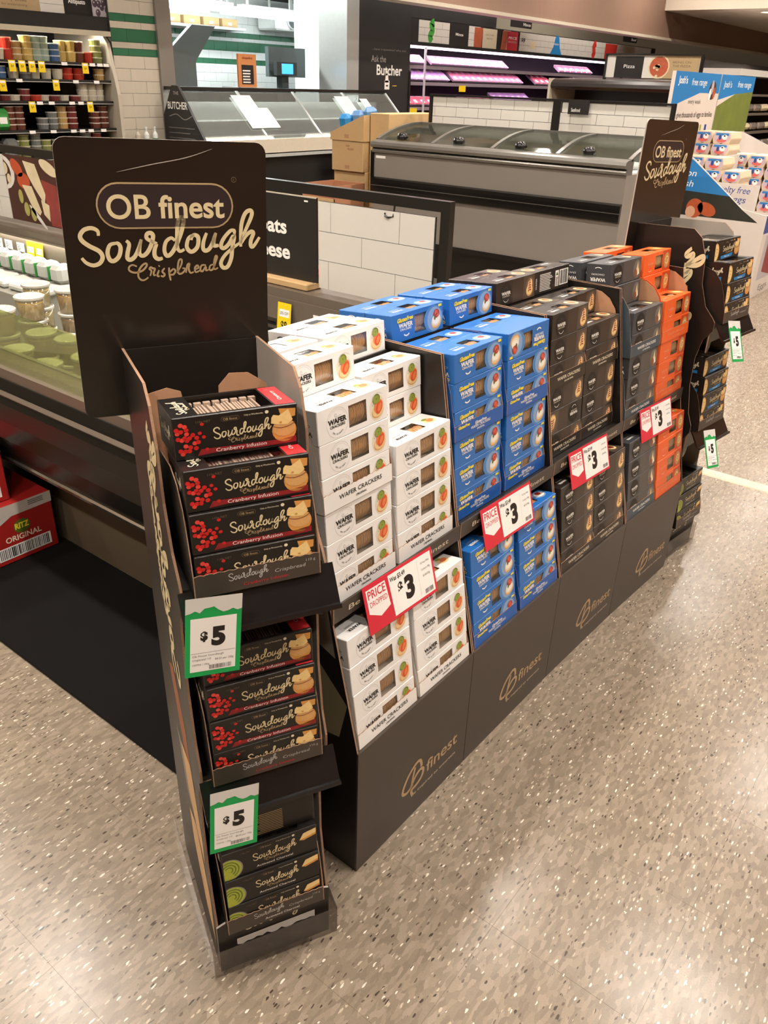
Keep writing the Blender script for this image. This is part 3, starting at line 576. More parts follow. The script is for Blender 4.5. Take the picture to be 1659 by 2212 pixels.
# ------------------------------------------------------------------ cracker display bins
MODS = [((-.732, .900), 89.86, .420, 0), ((-.731, 1.320), 89.46, .428, .010), ((-.727, 1.748), 88.31, .407, .020), ((-.715, 2.155), 87.02, .423, -.008)]
UP_D, UP_Z, UP_T = .078, .652, 5.0
LO_D, LO_Z, LO_T = .006, .343, 8.0
SIDEP = [(.002, .338), (.072, .645), (.143, 1.028), (.43, 1.028), (.43, .338)]
mat('gold_print', 'c0a47c', .45, var=.05)
NAMES = ['white', 'blue', 'brown-black', 'charcoal and orange']
rail_txt = 'Be inspired by ob finest'
PITCH = .0624
def bin_unit(i):
    (px, py), yaw, w, oy = MODS[i]
    Mm = T(px, py, 0) @ RZ(yaw); w -= .002
    pos = ['nearest black cardboard display bin, holding white cracker boxes', 'black cardboard display bin holding the blue cracker boxes', 'black cardboard display bin holding the brown-black cracker boxes', 'farthest black cardboard display bin, holding charcoal and orange cracker boxes'][i]
    root = empty('cracker_display_bin', pos, 'display bin', Mm, 'cardboard cracker bins')
    b = MB(); b.box((0, 0, 0), (w, .004, .340), 'board_brown'); b.box((.0, .0, .340), (w, .014, .342), 'board_brown'); fp = obj('front_panel', b, root)
    b = MB(); b.box((0, .004, 0), (.004, .43, .338), 'board_black'); obj('base_side', b, root); b = MB(); b.box((w - .004, .004, 0), (w, .43, .338), 'board_black'); obj('base_side', b, root)
    t8 = math.tan(math.radians(LO_T)); b = MB(); b.prism([(.006, .30), (.006, .342), (.43, .342 - .424 * t8), (.43, .28)], 'yz', .005, w - .005, 'board_black'); obj('lower_shelf', b, root)
    for sx in (0, 1):
        b = MB(); xa = 0 if sx == 0 else w - .004; b.prism(SIDEP, 'yz', xa, xa + .004, 'board_black', None, 'kraft_edge'); o = obj('side_panel', b, root)
        if i == 0 and sx == 0:                                     # printed food picture on the outer end
            a = Art(); P = lambda pts, m, L: a.poly(pts, m, L)
            mat('print_white', '8f867b', .5, var=.15, scale=14); mat('print_olive', '8a8063', .5, var=.2, scale=10); mat('print_wine', '2c1614', .45); mat('print_tan', '5f4b38', .5, var=.2)
            P([(.05, .36), (.16, .34), (.25, .40), (.30, .48), (.10, .52), (.03, .45)], 'print_olive', 1); P([(.10, .43), (.20, .41), (.24, .46), (.14, .49)], 'print_white', 2)
            P([(.06, .55), (.14, .58), (.17, .66), (.08, .66)], 'print_white', 1); P([(.12, .60), (.24, .56), (.30, .62), (.24, .68), (.14, .67)], 'print_white', 1); P([(.12, .345), (.3, .35), (.3, .385), (.18, .36)], 'print_tan', 1)
            A = MB(); a.into(A, lambda u, v, hh: (-hh, u, v)); obj('printed_picture', A, o)
    t5 = math.tan(math.radians(UP_T)); b = MB(); b.prism([(.072, .630), (.072, .652), (.43, .652 - .358 * t5), (.43, .600)], 'yz', .005, w - .005, 'board_black'); obj('upper_shelf', b, root)
    b = MB(); b.box((0, .066, .624), (w, .070, .660), 'board_brown'); b.box((0, .0655, .624), (.0025, .0705, .660), 'kraft_edge'); rl = obj('shelf_rail', b, root)
    b = MB(); b.box((0, .43, 0), (w, .434, 1.03), 'board_black'); obj('back_panel', b, root)
    Mu = T(0, UP_D, UP_Z) @ RX(-UP_T)
    b = MB(); b.box((.012, .163 + oy, .0), (w - .012, .325, 6 * PITCH + .0028), 'board_black', T=Mu); obj('rear_riser', b, root)
    a = Art(); a.plus(ob_mark('gold_print'), lambda x, y: (x + .157, y + .087)); a.text('finest', .313, .098, .036, 'gold_print', 2, width=.128, bold=.012).text('Be inspired to entertain', .283, .063, .0085, 'cream_ink', 2, width=.178, slant=.12)
    A = MB(); a.into(A, front); obj('printed_logo', A, fp)
    a = Art(); a.text(rail_txt, w * .5, .636, .0115, 'cream_ink', 2, width=.33, slant=.1); A = MB(); a.into(A, lambda u, v, hh: (u, .066 - hh, v)); obj('printed_text', A, rl)
    return root, Mm, w
ORD = ['bottom', 'second', 'third', 'fourth', 'fifth', 'sixth', 'top']
cmap = {'white': 'white', 'blue': 'blue gluten free', 'black': 'brown-black', 'charcoal': 'charcoal grey', 'orange': 'orange'}
def zlev(l, tray): return l * PITCH + .0012 * (min(l // 3, tray - 1) + 1)
def stack(Mm, w, side, up, kind, oy, trays, front_n, row2=(), extra=(), flips=(), jig=0.0):
    Ms = Mm @ (T(0, UP_D + oy, UP_Z) @ RX(-UP_T) if up else T(0, LO_D, LO_Z) @ RX(-LO_T))
    cx = .010 + TW / 2 if side == 0 else w - .010 - TW / 2
    where = ('upper ' if up else 'lower ') + ('' if kind in ('charcoal', 'orange') else ('left ' if side == 0 else 'right ')); col = cmap[kind]
    grp = col + ' cracker boxes'; rnd = random.Random(kind + str(side) + str(up))
    for t in range(trays):
        place(TRAY[kind], Ms @ T(cx, 0, t * (3 * PITCH + .0012)), f"{col} cardboard shelf tray, {'lower' if t == 0 else 'upper'} one of the {where}stack" if trays > 1 else f"{col} cardboard shelf tray under the {where}stack", 'tray', 'shelf trays')
    def put(l, yb, lab, flip=None):
        dx = rnd.uniform(-.0012, .0012); loose = l >= 3 * trays
        if loose: dx = rnd.uniform(-.0015, .0025)
        M = Ms @ T(cx + dx, yb + .0025, zlev(l, trays)) @ T(0, BD / 2, 0) @ RZ(rnd.uniform(-.7, .7) * (1.6 if loose else .5)) @ T(0, -BD / 2, 0)
        if flip == 'up': M = M @ T(0, 0, BH) @ RY(180)
        if flip == 'back': M = M @ T(0, BD, 0) @ RZ(180)
        place(WAFER[kind], M, lab, 'cracker box', grp)
    for l in range(front_n): put(l, 0 if l < 3 * trays else .001, f"{col} wafer cracker box, {ORD[l]} {'' if l == 0 else 'from bottom '}in front of the {where}stack", 'up' if l in flips else None)
    for l in row2: put(l, .0748, f"{col} wafer cracker box, {ORD[l]} {'' if l == 0 else 'from bottom '}in the second row, {where}stack")
    for (l, yb, lab, fl) in extra: put(l, yb, f"{col} wafer cracker box {lab}", fl)
r0 = bin_unit(0); m = r0[1:]
stack(*m, 0, 0, 'white', 0, 1, 4); stack(*m, 1, 0, 'white', 0, 1, 4)
stack(*m, 0, 1, 'white', 0, 2, 6, (3, 4, 5), [(6, .0748, 'lying on top of the left stack, second row', None), (6, .166, 'lying on the rear ledge, far left', None)])
stack(*m, 1, 1, 'white', 0, 1, 4, (3, 4, 5), [(6, .166, 'on the rear ledge, right, nearer of two', None), (6, .243, 'on the rear ledge, right, farther of two', None)])
r1 = bin_unit(1); m = r1[1:]; oy = MODS[1][3]
stack(*m, 0, 0, 'blue', 0, 1, 4); stack(*m, 1, 0, 'blue', 0, 1, 4)
stack(*m, 0, 1, 'blue', oy, 2, 6, (3, 4, 5), [(6, .160, 'on the rear ledge, left pair, nearer', None), (6, .236, 'on the rear ledge, left pair, farther', None)])
stack(*m, 1, 1, 'blue', oy, 2, 6, (3, 4, 5), [(6, .160, 'on the rear ledge, right pair, nearer', None), (6, .236, 'on the rear ledge, right pair, farther', None)], flips=(5,))
r2 = bin_unit(2); m = r2[1:]; oy = MODS[2][3]
stack(*m, 0, 0, 'black', 0, 1, 4); stack(*m, 1, 0, 'black', 0, 1, 4)
stack(*m, 0, 1, 'black', oy, 2, 6, (3, 4, 5), [(6, .160, 'on the rear ledge, left pair, nearer', None), (6, .236, 'on the rear ledge, left pair, farther', None)], flips=(1,))
stack(*m, 1, 1, 'black', oy, 2, 5, (3, 4, 5), [(6, .162, 'turned with its bar code side to the front', 'back')])
r3 = bin_unit(3); m = r3[1:]; oy = MODS[3][3]
stack(*m, 0, 0, 'charcoal', 0, 1, 4); stack(*m, 1, 0, 'orange', 0, 1, 4)
stack(*m, 0, 1, 'charcoal', oy, 2, 5, (3, 4, 5), [(6, .0790, 'lying on top of the stack, second row', None), (6, .168, 'on the rear ledge behind the stack', None)])
stack(*m, 1, 1, 'orange', oy, 2, 5, (3, 4, 5), [(6, .0790, 'lying on top of the stack, second row', None), (6, .205, 'on the rear ledge behind the stack', None)])

# red price cards clipped to the shelf rails
def price_card():
    root = empty('price_card', None, None, link=False); W, H = .222, .100
    b = MB(); b.box((0, 0, -H), (W, .0008, 0), 'price_red'); p1 = obj('card', b, link=False)
    a = Art()
    a.poly([(.008, -.010), (.066, -.010), (.072, -.064), (.040, -.074), (.008, -.058)], 'paper', 1)
    a.poly([(.076, -.006), (.216, -.006), (.216, -.094), (.080, -.094)], 'paper', 1)
    a.text('PRICE', .038, -.030, .0170, 'price_red', 2, width=.052, bold=.012).text('DROPPED', .040, -.047, .0110, 'price_red', 2, width=.052)
    a.text('Was $3.49', .104, -.022, .0095, 'ink', 2, width=.048, bold=.02).text('$', .108, -.052, .0200, 'ink', 2, bold=.04).text('3', .136, -.074, .0440, 'ink', 2, bold=.055)
    for k, (t, ww) in enumerate((('Ob Finest Wafer', .030), ('Crackers 100g', .030), ('$3.00/100g', .024))): a.text(t, .194, -.024 - .014 * k, .0046, 'ink_soft', 2, width=ww)
    a.rect(.168, -.090, .1684, -.010, 'ink_faint', 2).bars(.182, -.090, .210, -.080, 16, 'ink', 2)
    A = MB(); a.into(A, front); return template(root, [p1, obj('printed_text', A, link=False)])
PC = price_card()
for i, lab in enumerate(('red-edged $3 price card on the rail under the white boxes', 'red-edged $3 price card on the rail under the blue boxes', 'red-edged $3 price card on the rail under the brown-black boxes', 'red-edged $3 price card on the rail under the charcoal boxes')):
    (px, py), yaw, w, oy = MODS[i]
    place(PC, T(px, py, 0) @ RZ(yaw) @ T([.078, .072, .066, .090][i], .0635, .667) @ RX(-16) @ RY([1.5, 1.5, 2.0, 2.0][i]), lab, 'price card', 'red price cards')
# ------------------------------------------------------------------ crispbread floor stands
mat('print_bread', 'd2a878', .5, var=.2, scale=25); mat('print_wood', '9a5a3a', .5, var=.25, scale=20, stretch=(1, 1, .2))
def torn(x0, x1, y0, y1, n=14, seed=1):
    r = random.Random(seed); return [(x0, y1), (x1, y1)] + [(x1 - (x1 - x0) * i / n, y0 + r.uniform(0, 1) * (y1 - y0) * .45) for i in range(n + 1)]
SW, SD = .2195, .31
def stand(M, lab, hx0, hx1, hd, hroll, far):
    root = empty('crispbread_stand', lab, 'display stand', M, 'crispbread floor stands')
    prof = [(SD, 0), (SD, 1.132), (.12, 1.138), (.090, 1.115), (.068, 1.06), (.060, .98), (.034, .915), (.004, .885), (-.006, .872), (-.006, .846), (.020, .812), (.032, .75), (.030, .66), (.014, .565), (-.004, .525), (-.004, .500), (.022, .455), (.034, .40), (.030, .26), (.010, .165), (0, .13), (0, 0)]
    prof = prof[::-1]
    for sx in (0, 1):
        b = MB(); xa = 0 if sx == 0 else SW - .004
        b.prism(prof, 'yz', xa, xa + .004, 'board_black' if sx == 0 else 'board_grey', 'board_grey' if sx == 0 else 'board_black', 'kraft_edge'); sp = obj('side_panel', b, root)
        if sx == 0:
            a = Art(); a.plus(script('gold', 'gold', w1=.036, w2=.026, k=4), lambda x, y: (.150 - y * .30, .62 + x * .46)); A = MB(); a.into(A, lambda u, v, hh: (-hh, u, v)); obj('printed_script', A, sp)
            a = Art(); a.poly([(.20, .60), (.16, .62), (.10, .52), (.09, .44), (.14, .46)], 'print_wood', 1).poly([(.17, .44), (.09, .45), (.045, .30), (.05, .24), (.14, .34)], 'print_bread', 2).poly([(.20, .46), (.17, .44), (.12, .30), (.16, .33)], 'print_white', 2).poly([(.16, .28), (.10, .29), (.03, .17), (.02, .06), (.08, .10), (.15, .20)], 'print_bread', 2)
            A = MB(); a.into(A, lambda u, v, hh: (-hh, u, v)); obj('printed_picture', A, sp)
    b = MB(); b.box((.004, SD - .004, 0), (SW - .004, SD, 1.13), 'board_black'); obj('back_panel', b, root)
    for z in (.868, .505, .128):
        b = MB(); b.box((.004, .004, z - .012), (SW - .004, SD - .004, z), 'board_black'); obj('shelf', b, root)
    for z in (.872, .507):                                       # sloping ticket channels
        b = MB(); b.prism([(-.010, z), (-.014, z + .004), (-.046, z - .048), (-.042, z - .052)], 'yz', -.004, SW + .006, 'plastic_black'); b.prism([(-.046, z - .048), (-.053, z - .046), (-.055, z - .053), (-.042, z - .052)], 'yz', -.004, SW + .006, 'plastic_black'); obj('ticket_channel', b, root)
        n = 10; pts = [(.004, z - .012), (SW - .004, z - .012), (SW - .004, z - .100)] + [(SW - .004 - .022 * math.sin(PI / 2 * k / n), z - .100 + .038 * (1 - math.cos(PI / 2 * k / n)) + .0) for k in range(1, n + 1)] + [(.026 - .022 * (1 - math.cos(PI / 2 * k / n)), z - .062 - .038 * math.sin(PI / 2 * k / n)) for k in range(1, n + 1)]
        b = MB(); b.prism(pts, 'xz', .002, .006, 'board_gloss', 'board_grey', 'kraft_edge'); obj('fascia', b, root)
    b = MB(); b.prism([(0, .0), (SW, .0), (SW, .128), (SW - .02, .136), (.135, .136), (.128, .128), (.09, .128), (.082, .136), (.02, .136), (0, .128)], 'xz', -.004, 0, 'board_black', None, 'board_grey'); fpn = obj('front_panel', b, root)
    a = Art(); a.plus(SCRIPT_WORD, lambda x, y: (.050 + x * .125, .094 + y * .125)); A = MB(); a.into(A, lambda u, v, hh: (u, -.004 - hh, v)); obj('printed_script', A, fpn)
    b = MB(); a = Art().poly(torn(.035, .190, .058, .080, 16, 3) if not far else torn(.0, .13, .110, .124, 16, 5), 'tape', 4); a.into(b, lambda u, v, hh: (u, -.004 - hh, v)); obj('torn_paper', b, root)
    g = .014; ht = .072; b = MB()                                 # clear plastic kick guard
    for q in (((-g, -g, 0), (SW + g, -g, 0), (SW + g, -g, ht), (-g, -g, ht)), ((-g, -g, 0), (-g - .006, SD - .02, 0), (-g - .006, SD - .02, .13), (-g, -g, ht)), ((SW + g, -g, 0), (SW + g, SD * .6, 0), (SW + g, SD * .6, .10), (SW + g, -g, ht))):
        q2 = [Vector(p) + Vector((.0012, .0012, 0)) for p in q]; b.add(list(q) + [tuple(p) for p in q2], [(0, 1, 2, 3), (4, 5, 6, 7), (3, 2, 6, 7)], 'guard_plastic')
    obj('plastic_guard', b, root)
    # header card
    hw = hx1 - hx0; H0, H1 = 1.02, 1.428; r = .016; pts = []
    for (cx, cz, a0) in ((hx1 - r, H0 + r, -90), (hx1 - r, H1 - r, 0), (hx0 + r, H1 - r, 90), (hx0 + r, H0 + r, 180)):
        for k in range(5): q = math.radians(a0 + 22.5 * k); pts.append((cx + r * math.cos(q), cz + r * math.sin(q)))
    Mh = T((hx0 + hx1) / 2, 0, 1.05) @ RY(hroll) @ T(-(hx0 + hx1) / 2, 0, -1.05)
    b = MB(); b.prism(pts, 'xz', hd, hd + .004, 'header_black', 'board_brown', 'board_grey'); hc = obj('header_card', b, root, M=Mh)
    mid = (hx0 + hx1) / 2; a = Art()
    a.pill(mid - .102, 1.307, mid + .098, 1.371, 'gold_dim', 2, 12).pill(mid - .0995, 1.3095, mid + .0955, 1.3685, 'pill_brown', 3, 12)
    a.text('OB', mid - .057, 1.3215, .0330, 'gold', 4, width=.062, bold=.014).text('finest', mid + .035, 1.3225, .0310, 'gold', 4, width=.098, bold=.022).ring(mid + .100, 1.376, .004, .0007, 'gold_dark', 2, n=14).text('R', mid + .100, 1.374, .0036, 'gold_dark', 2)
    a.plus(SCRIPT_GOLD, lambda x, y: (mid - .132 + x * .270, 1.2515 + y * .270 + x * .010))
    a.stroke([(mid - .07, 1.384), (mid - .02, 1.395), (mid + .03, 1.405), (mid + .07, 1.418)], .0012, 'board_grey', 2, taper=.9)
    A = MB(); a.into(A, lambda u, v, hh: (u, hd - hh, v)); obj('printed_artwork', A, hc)
    return root
mat('header_black', '1d1916', .24, var=.16, scale=7, bump=.03, stretch=(1, 1, 10), coat=.5)
def green_tag():
    root = empty('price_tag', None, None, link=False); W, H = .078, .124
    b = MB(); b.box((0, 0, -H), (W, .0006, 0), 'price_green'); p1 = obj('card', b, link=False)
    a = Art(); a.poly([(.007, -.030), (W - .007, -.030), (W - .007, -H + .008), (.007, -H + .008)], 'paper', 1)
    a.text('$', .026, -.065, .013, 'ink', 2, bold=.05).text('5', .046, -.074, .027, 'ink', 2, bold=.06).rect(.008, -.086, W - .008, -.0855, 'ink_soft', 2)
    a.text('Ob Finest Sourdough', .010, -.092, .0032, 'ink_soft', 2, width=.044, align='L').text('Crispbread 110', .010, -.098, .0032, 'ink_soft', 2, width=.026, align='L').text('$4.55 per 100g', W - .010, -.100, .0032, 'ink_soft', 2, width=.026, align='R').text('150704 / 100g', .010, -.106, .0030, 'ink_soft', 2, width=.024, align='L').bars(.034, -.114, .066, -.107, 20, 'ink_soft', 2)
    A = MB(); a.into(A, front)
    b = MB(); Art().poly(torn(.0, W, -.024, .002, 12, 4), 'tape', 3).into(b, front)
    return template(root, [p1, obj('printed_text', A, link=False), obj('torn_tape', b, link=False)])
GTAG = green_tag()
def fill_stand(M, who, spec):
    """spec per shelf: (z, kind, [(dy, flip)...])"""
    for z, kind, boxes, lab, tilt in spec:
        Ms = M @ T(SW / 2, -.026, z + .0005) @ RX(-tilt)
        place(CTRAY[kind], Ms, f'black cardboard tray of {lab} crispbread, {who}', 'tray', 'crispbread trays')
        zz = .0012
        for k, (dy, fl) in enumerate(boxes):
            Mb = Ms @ T(.002 if fl else 0, .003 + dy, zz)
            nm = ['bottom', 'second', 'third', 'top'][k] if len(boxes) == 4 else ['bottom', 'middle', 'top'][k]
            if fl == 'back': Mb = Mb @ T(0, CD, 0) @ RZ(180)
            place(CRISP[kind], Mb, f"{nm} box of {lab} crispbread, {who}", 'crispbread box', 'sourdough crispbread boxes'); zz += CH + .0004
M1 = T(-.793, .569, 0) @ RZ(62.85)
stand(M1, 'near black cardboard crispbread stand with tall dark header card', -.066, .235, SD, 1.6, False)
fill_stand(M1, 'near stand', [(.869, 'cranberry', [(0, 0), (.004, 0), (.010, 0), (.052, 0)], 'top shelf cranberry', 5), (.506, 'cranberry', [(0, 0), (0, 0), (.003, 0), (.010, 0)], 'middle shelf cranberry', 4), (.129, 'charcoal', [(0, 0), (.002, 0), (.006, 0), (.020, 'back')], 'bottom shelf green-labelled', 5)])
place(GTAG, M1 @ T(-.002, -.059, .893) @ RX(-3) @ RY(6), 'green-edged $5 price tag on the upper shelf of the near stand', 'price tag', 'green price tags')
place(GTAG, M1 @ T(.004, -.059, .528) @ RX(-3) @ RY(5), 'green-edged $5 price tag on the middle shelf of the near stand', 'price tag', 'green price tags')
_yf = 83; M2 = T(-.679, 2.608, 0) @ RZ(_yf) @ T(0, .044, 0)
stand(M2, 'far black cardboard crispbread stand with copper-lit header card', -.063, .278, SD, 2.0, True)
fill_stand(M2, 'far stand', [(.869, 'natural', [(0, 0), (.002, 0), (.004, 0), (.055, 0)], 'top shelf blue-banded', 5), (.506, 'natural', [(0, 0), (0, 0), (.003, 0), (.012, 0)], 'middle shelf blue-banded', 4), (.129, 'charcoal', [(0, 0), (.002, 0), (.006, 0)], 'bottom shelf green-labelled', 5)])
place(GTAG, M2 @ T(-.030, -.059, .893) @ RX(-24) @ RY(10), 'green-edged $5 price tag on the upper shelf of the far stand', 'price tag', 'green price tags')
place(GTAG, M2 @ T(-.022, -.059, .528) @ RX(-24) @ RY(10), 'green-edged $5 price tag on the middle shelf of the far stand', 'price tag', 'green price tags')
# ------------------------------------------------------------------ chiller island with sign spine
mat('case_black', '12110e', .30, var=.1); mat('case_kick', '5d5140', .5, var=.12, scale=5); mat('chrome', 'b9b6a8', .18, .9, var=.05); mat('case_grey', '75695d', .38, .3, var=.06); mat('grille', '665c52', .45, .3); mat('slot_black', '0f0e0d', .8); mat('case_well', '8d8a80', .5); mat('black_sheet', '0d0b0a', .85, var=.2, scale=20, bump=.2, spec=.15)
mat('frame_black', '1d1b1a', .3, var=.08); mat('tile_face', 'd8d3cb', .25, var=.02); mat('grout', '3c3a38', .8); mat('sign_black', '221f1e', .4, var=.05)
XA, XB = -5.0, -1.215
isl = empty('chiller_island', 'long black chiller island behind the cracker bins, with glass front', 'chiller')
isl.location = (0, 0, 0)
b = MB(); b.box((XA, 1.30, 0), (XB, 1.33, .335), 'case_kick')
for i in range(14): b.box((-2.35 + i * .085, 1.2985, .262 - (i % 3) * .004), (-2.325 + i * .085, 1.30, .266 - (i % 3) * .004), 'chrome')
obj('kick_panel', b, isl)
b = MB(); pr = [(1.33, .325), (1.215, .325), (1.190, .335), (1.165, .38), (1.145, .45), (1.140, .52), (1.150, .575), (1.172, .618), (1.185, .640), (1.33, .640)]; b.prism(pr, 'yz', XA, XB, 'case_black'); obj('front_body', b, isl)
b = MB(); b.prism([(1.182, .330), (1.176, .345), (1.183, .352), (1.190, .338)], 'yz', XA, XB, 'chrome'); obj('trim_strip', b, isl)
b = MB(); b.prism([(1.163, .590), (1.158, .600), (1.166, .612), (1.174, .606)], 'yz', XA, XB, 'case_grey'); obj('trim_strip', b, isl)
b = MB(); b.prism([(1.190, .640), (1.192, .672), (1.24, .676), (1.32, .655), (1.33, .640)], 'yz', XA, XB, 'case_grey'); obj('top_rail', b, isl)
b = MB(); b.prism([(1.205, .67), (1.232, .845), (1.240, .845), (1.213, .67)], 'yz', XA, XB - .45, 'glass_green'); obj('front_glass', b, isl)
b = MB(); b.box((XB - .46, 1.206, .67), (XB - .45, 1.9, .80), 'glass_clear'); obj('end_glass', b, isl)
b = MB(); b.box((XA, 1.33, .40), (XB, 2.34, .42), 'case_well'); b.box((XA, 1.32, .40), (XB, 1.335, .66), 'case_well'); obj('well', b, isl)
b = MB(); b.box((XA, 2.34, 0), (XB, 2.46, .735), 'grille'); obj('spine_wall', b, isl)
b = MB()
for k in range(3):
    for i in range(48): x = XA + .06 + i * .078; b.box((x, 2.337, .545 + k * .028), (x + .055, 2.3395, .557 + k * .028), 'slot_black')
obj('vent_slots', b, isl, kind='stuff')
b = MB(); b.box((XA, 2.30, .735), (XB, 2.56, .770), 'case_grey'); obj('spine_ledge', b, isl)
b = MB(); b.box((XA, 2.292, .648), (XB, 2.300, .735), 'case_grey'); obj('ticket_rail', b, isl)
b = MB(); b.box((XA, 2.46, 0), (XB, 3.5, .62), 'case_black'); obj('rear_body', b, isl)
b = MB(); b.box((XB, 1.20, 0), (XB + .012, 3.5, .64), 'case_black'); obj('end_panel', b, isl)
# white shelf tickets and yellow tickets
def ticket(kind, txt2):
    r = empty('shelf_ticket', None, None, link=False); W, H = (.072, .046) if kind == 'w' else (.074, .150)
    b = MB(); b.box((0, 0, -H), (W, .0008, 0), 'paper' if kind == 'w' else 'price_yellow'); p = [obj('card', b, link=False)]; a = Art()
    if kind == 'w': a.lines(.005, -.04, .035, -.006, 4, 'ink_soft', 1, .4).text(txt2, .055, -.024, .012, 'ink_soft', 1)
    else: a.rect(.010, -.056, .064, -.026, 'paper', 1).text('20% OFF', .037, -.047, .012, 'ink', 2, width=.046).text(txt2, .037, -.105, .032, 'ink', 1, width=.034, bold=.03); [a.rect(.012, -.120 - k * .009, .062, -.1185 - k * .009, 'ink', 1) for k in range(3)]
    A = MB(); a.into(A, front); p.append(obj('printed_text', A, link=False)); return template(r, p)
TKW, TKY7, TKY8 = ticket('w', '$8'), ticket('y', '7.50'), ticket('y', '$8')
for x, lab in ((-2.46, 'white shelf ticket left of the yellow 20% off ticket'), (-2.13, 'white shelf ticket right of the yellow 20% off ticket'), (-4.60, 'leftmost white shelf ticket above the green-and-white packs'), (-4.50, 'second white shelf ticket above the green-and-white packs'), (-4.40, 'third white shelf ticket above the green-and-white packs'), (-4.28, 'white shelf ticket beside the paired yellow tickets')):
    place(TKW, T(x, 2.290, .700), lab, 'shelf ticket', 'white shelf tickets')
place(TKY8, T(-2.315, 2.284, .722) @ RX(-6), 'yellow 20% off ticket under the white tile sign', 'price ticket', 'yellow chiller tickets')
place(TKY7, T(-4.165, 2.284, .722) @ RX(-6), 'left one of two yellow tickets beside the tall dark header card', 'price ticket', 'yellow chiller tickets')
place(TKY7, T(-4.085, 2.284, .722) @ RX(-6), 'right one of two yellow tickets beside the tall dark header card', 'price ticket', 'yellow chiller tickets')
# sign spine: steel frame, lettered board, tiled board, food picture board
fr = empty('sign_gantry', 'black steel sign frame standing along the chiller spine', 'sign stand')
b = MB(); b.box((XA, 2.385, 1.124), (-1.585, 2.415, 1.160), 'frame_black'); obj('top_rail', b, fr)
b = MB(); b.box((-1.622, 2.385, .770), (-1.585, 2.415, 1.124), 'frame_black'); obj('post', b, fr)
b = MB(); b.box((-3.60, 2.385, .770), (-3.57, 2.415, 1.124), 'frame_black'); obj('post', b, fr)
b = MB(); b.tube([(-1.815, 2.38, 1.128), (-1.815, 2.372, 1.090), (-1.835, 2.368, 1.086), (-1.850, 2.368, 1.090), (-1.850, 2.368, 1.100)], .0035, 'frame_black', 6); obj('wire_hook', b, fr)
sb = empty('sign_board', 'black hanging board with white words about goats cheese', 'sign')
b = MB(); b.box((-2.95, 2.372, .800), (-2.182, 2.380, 1.116), 'sign_black'); b.box((-2.95, 2.371, 1.113), (-2.182, 2.381, 1.117), 'pale_trim'); obj('board', b, sb)
a = Art(); a.text('Goats', -2.455, .969, .054, 'white_ink', 2, width=.225, bold=.03).text('Cheese', -2.465, .874, .054, 'white_ink', 2, width=.275, bold=.03).rect(-2.245, 1.097, -2.225, 1.103, 'white_ink', 2)
A = MB(); a.into(A, lambda u, v, hh: (u, 2.372 - hh, v)); obj('printed_text', A, sb)
def tiled(name, lab, x0, x1, y, z0, z1, rows, tw, offs, parent=None, face='tile_face'):
    r = empty(name, lab, 'sign'); b = MB(); b.box((x0, y, z0), (x1, y + .008, z1), 'grout'); obj('backing', b, r)
    rh = (z1 - z0) / rows; g = .0010 if tw > .25 else .0016; cache = {}
    for k in range(rows):
        x = x0 + offs[k % len(offs)] - tw
        while x < x1:
            a, c = max(x, x0), min(x + tw, x1)
            if c - a > .01:
                key = round(c - a, 4)
                if key not in cache: q = MB(); q.box((g, 0, g), (c - a - g, .004, rh - g), face); cache[key] = q.mesh('tile')
                obj('tile', cache[key], r, M=T(a, y - .003, z0 + rh * k))
            x += tw
    return r
tiled('tile_sign', 'white tiled board hanging beside the black goats cheese board', -2.172, -1.634, 2.374, .785, 1.108, 3, .325, (.050, .215, .062))
tiled('tile_sign', 'white tiled board at the left edge over the chiller', -4.62, -4.42, 2.374, .795, 1.118, 3, .30, (.10, .22))
pb = empty('picture_board', 'food picture board with bread and olives over the chiller', 'sign'); mat('pic_dark', '4a2a22', .5, var=.3, scale=8); mat('pic_pale', 'd8c6a2', .5, var=.12, scale=20); mat('pic_red', 'b9502f', .5, var=.2, scale=20); mat('pic_meat', '8c3a35', .5, var=.25, scale=20); mat('pic_olive', 'a8a15a', .5, var=.15, scale=30); mat('pic_plate', 'd9d4cc', .5)
b = MB(); b.box((-4.42, 2.374, .795), (-3.62, 2.382, 1.118), 'pic_dark'); obj('board', b, pb)
a = Art(); a.ell(-4.44, 1.03, .11, .085, 'pic_plate', 1).ell(-4.45, 1.03, .085, .065, 'pic_dark', 2).ell(-4.42, 1.05, .03, .03, 'pic_pale', 3).ell(-4.39, 1.00, .02, .025, 'pic_pale', 3)
a.ell(-4.30, 1.06, .06, .035, 'pic_red', 3, rot=-30).ell(-4.25, 1.00, .06, .04, 'pic_red', 3).poly([(-4.23, 1.10), (-4.12, 1.09), (-4.06, .95), (-4.08, .90), (-4.16, .98), (-4.20, 1.03)], 'pic_pale', 4).poly([(-4.27, .98), (-4.18, .98), (-4.12, .86), (-4.14, .84), (-4.20, .87)], 'pic_pale', 5)
a.ell(-4.30, .92, .022, .035, 'pic_olive', 5).ell(-4.26, .86, .025, .035, 'pic_olive', 5).ell(-4.20, .84, .025, .035, 'pic_olive', 6).poly([(-4.11, .92), (-4.04, .90), (-4.05, .82), (-4.10, .85)], 'pic_pale', 5).poly([(-4.08, 1.02), (-3.95, 1.0), (-3.92, .80), (-4.04, .80)], 'pic_meat', 3).ell(-4.0, 1.08, .08, .03, 'pic_pale', 3, rot=-20).ell(-4.16, .83, .09, .012, 'pic_plate', 6, rot=-38)
A = MB(); a.into(A, lambda u, v, hh: (max(u, -4.42), 2.374 - hh, v)); obj('printed_picture', A, pb)
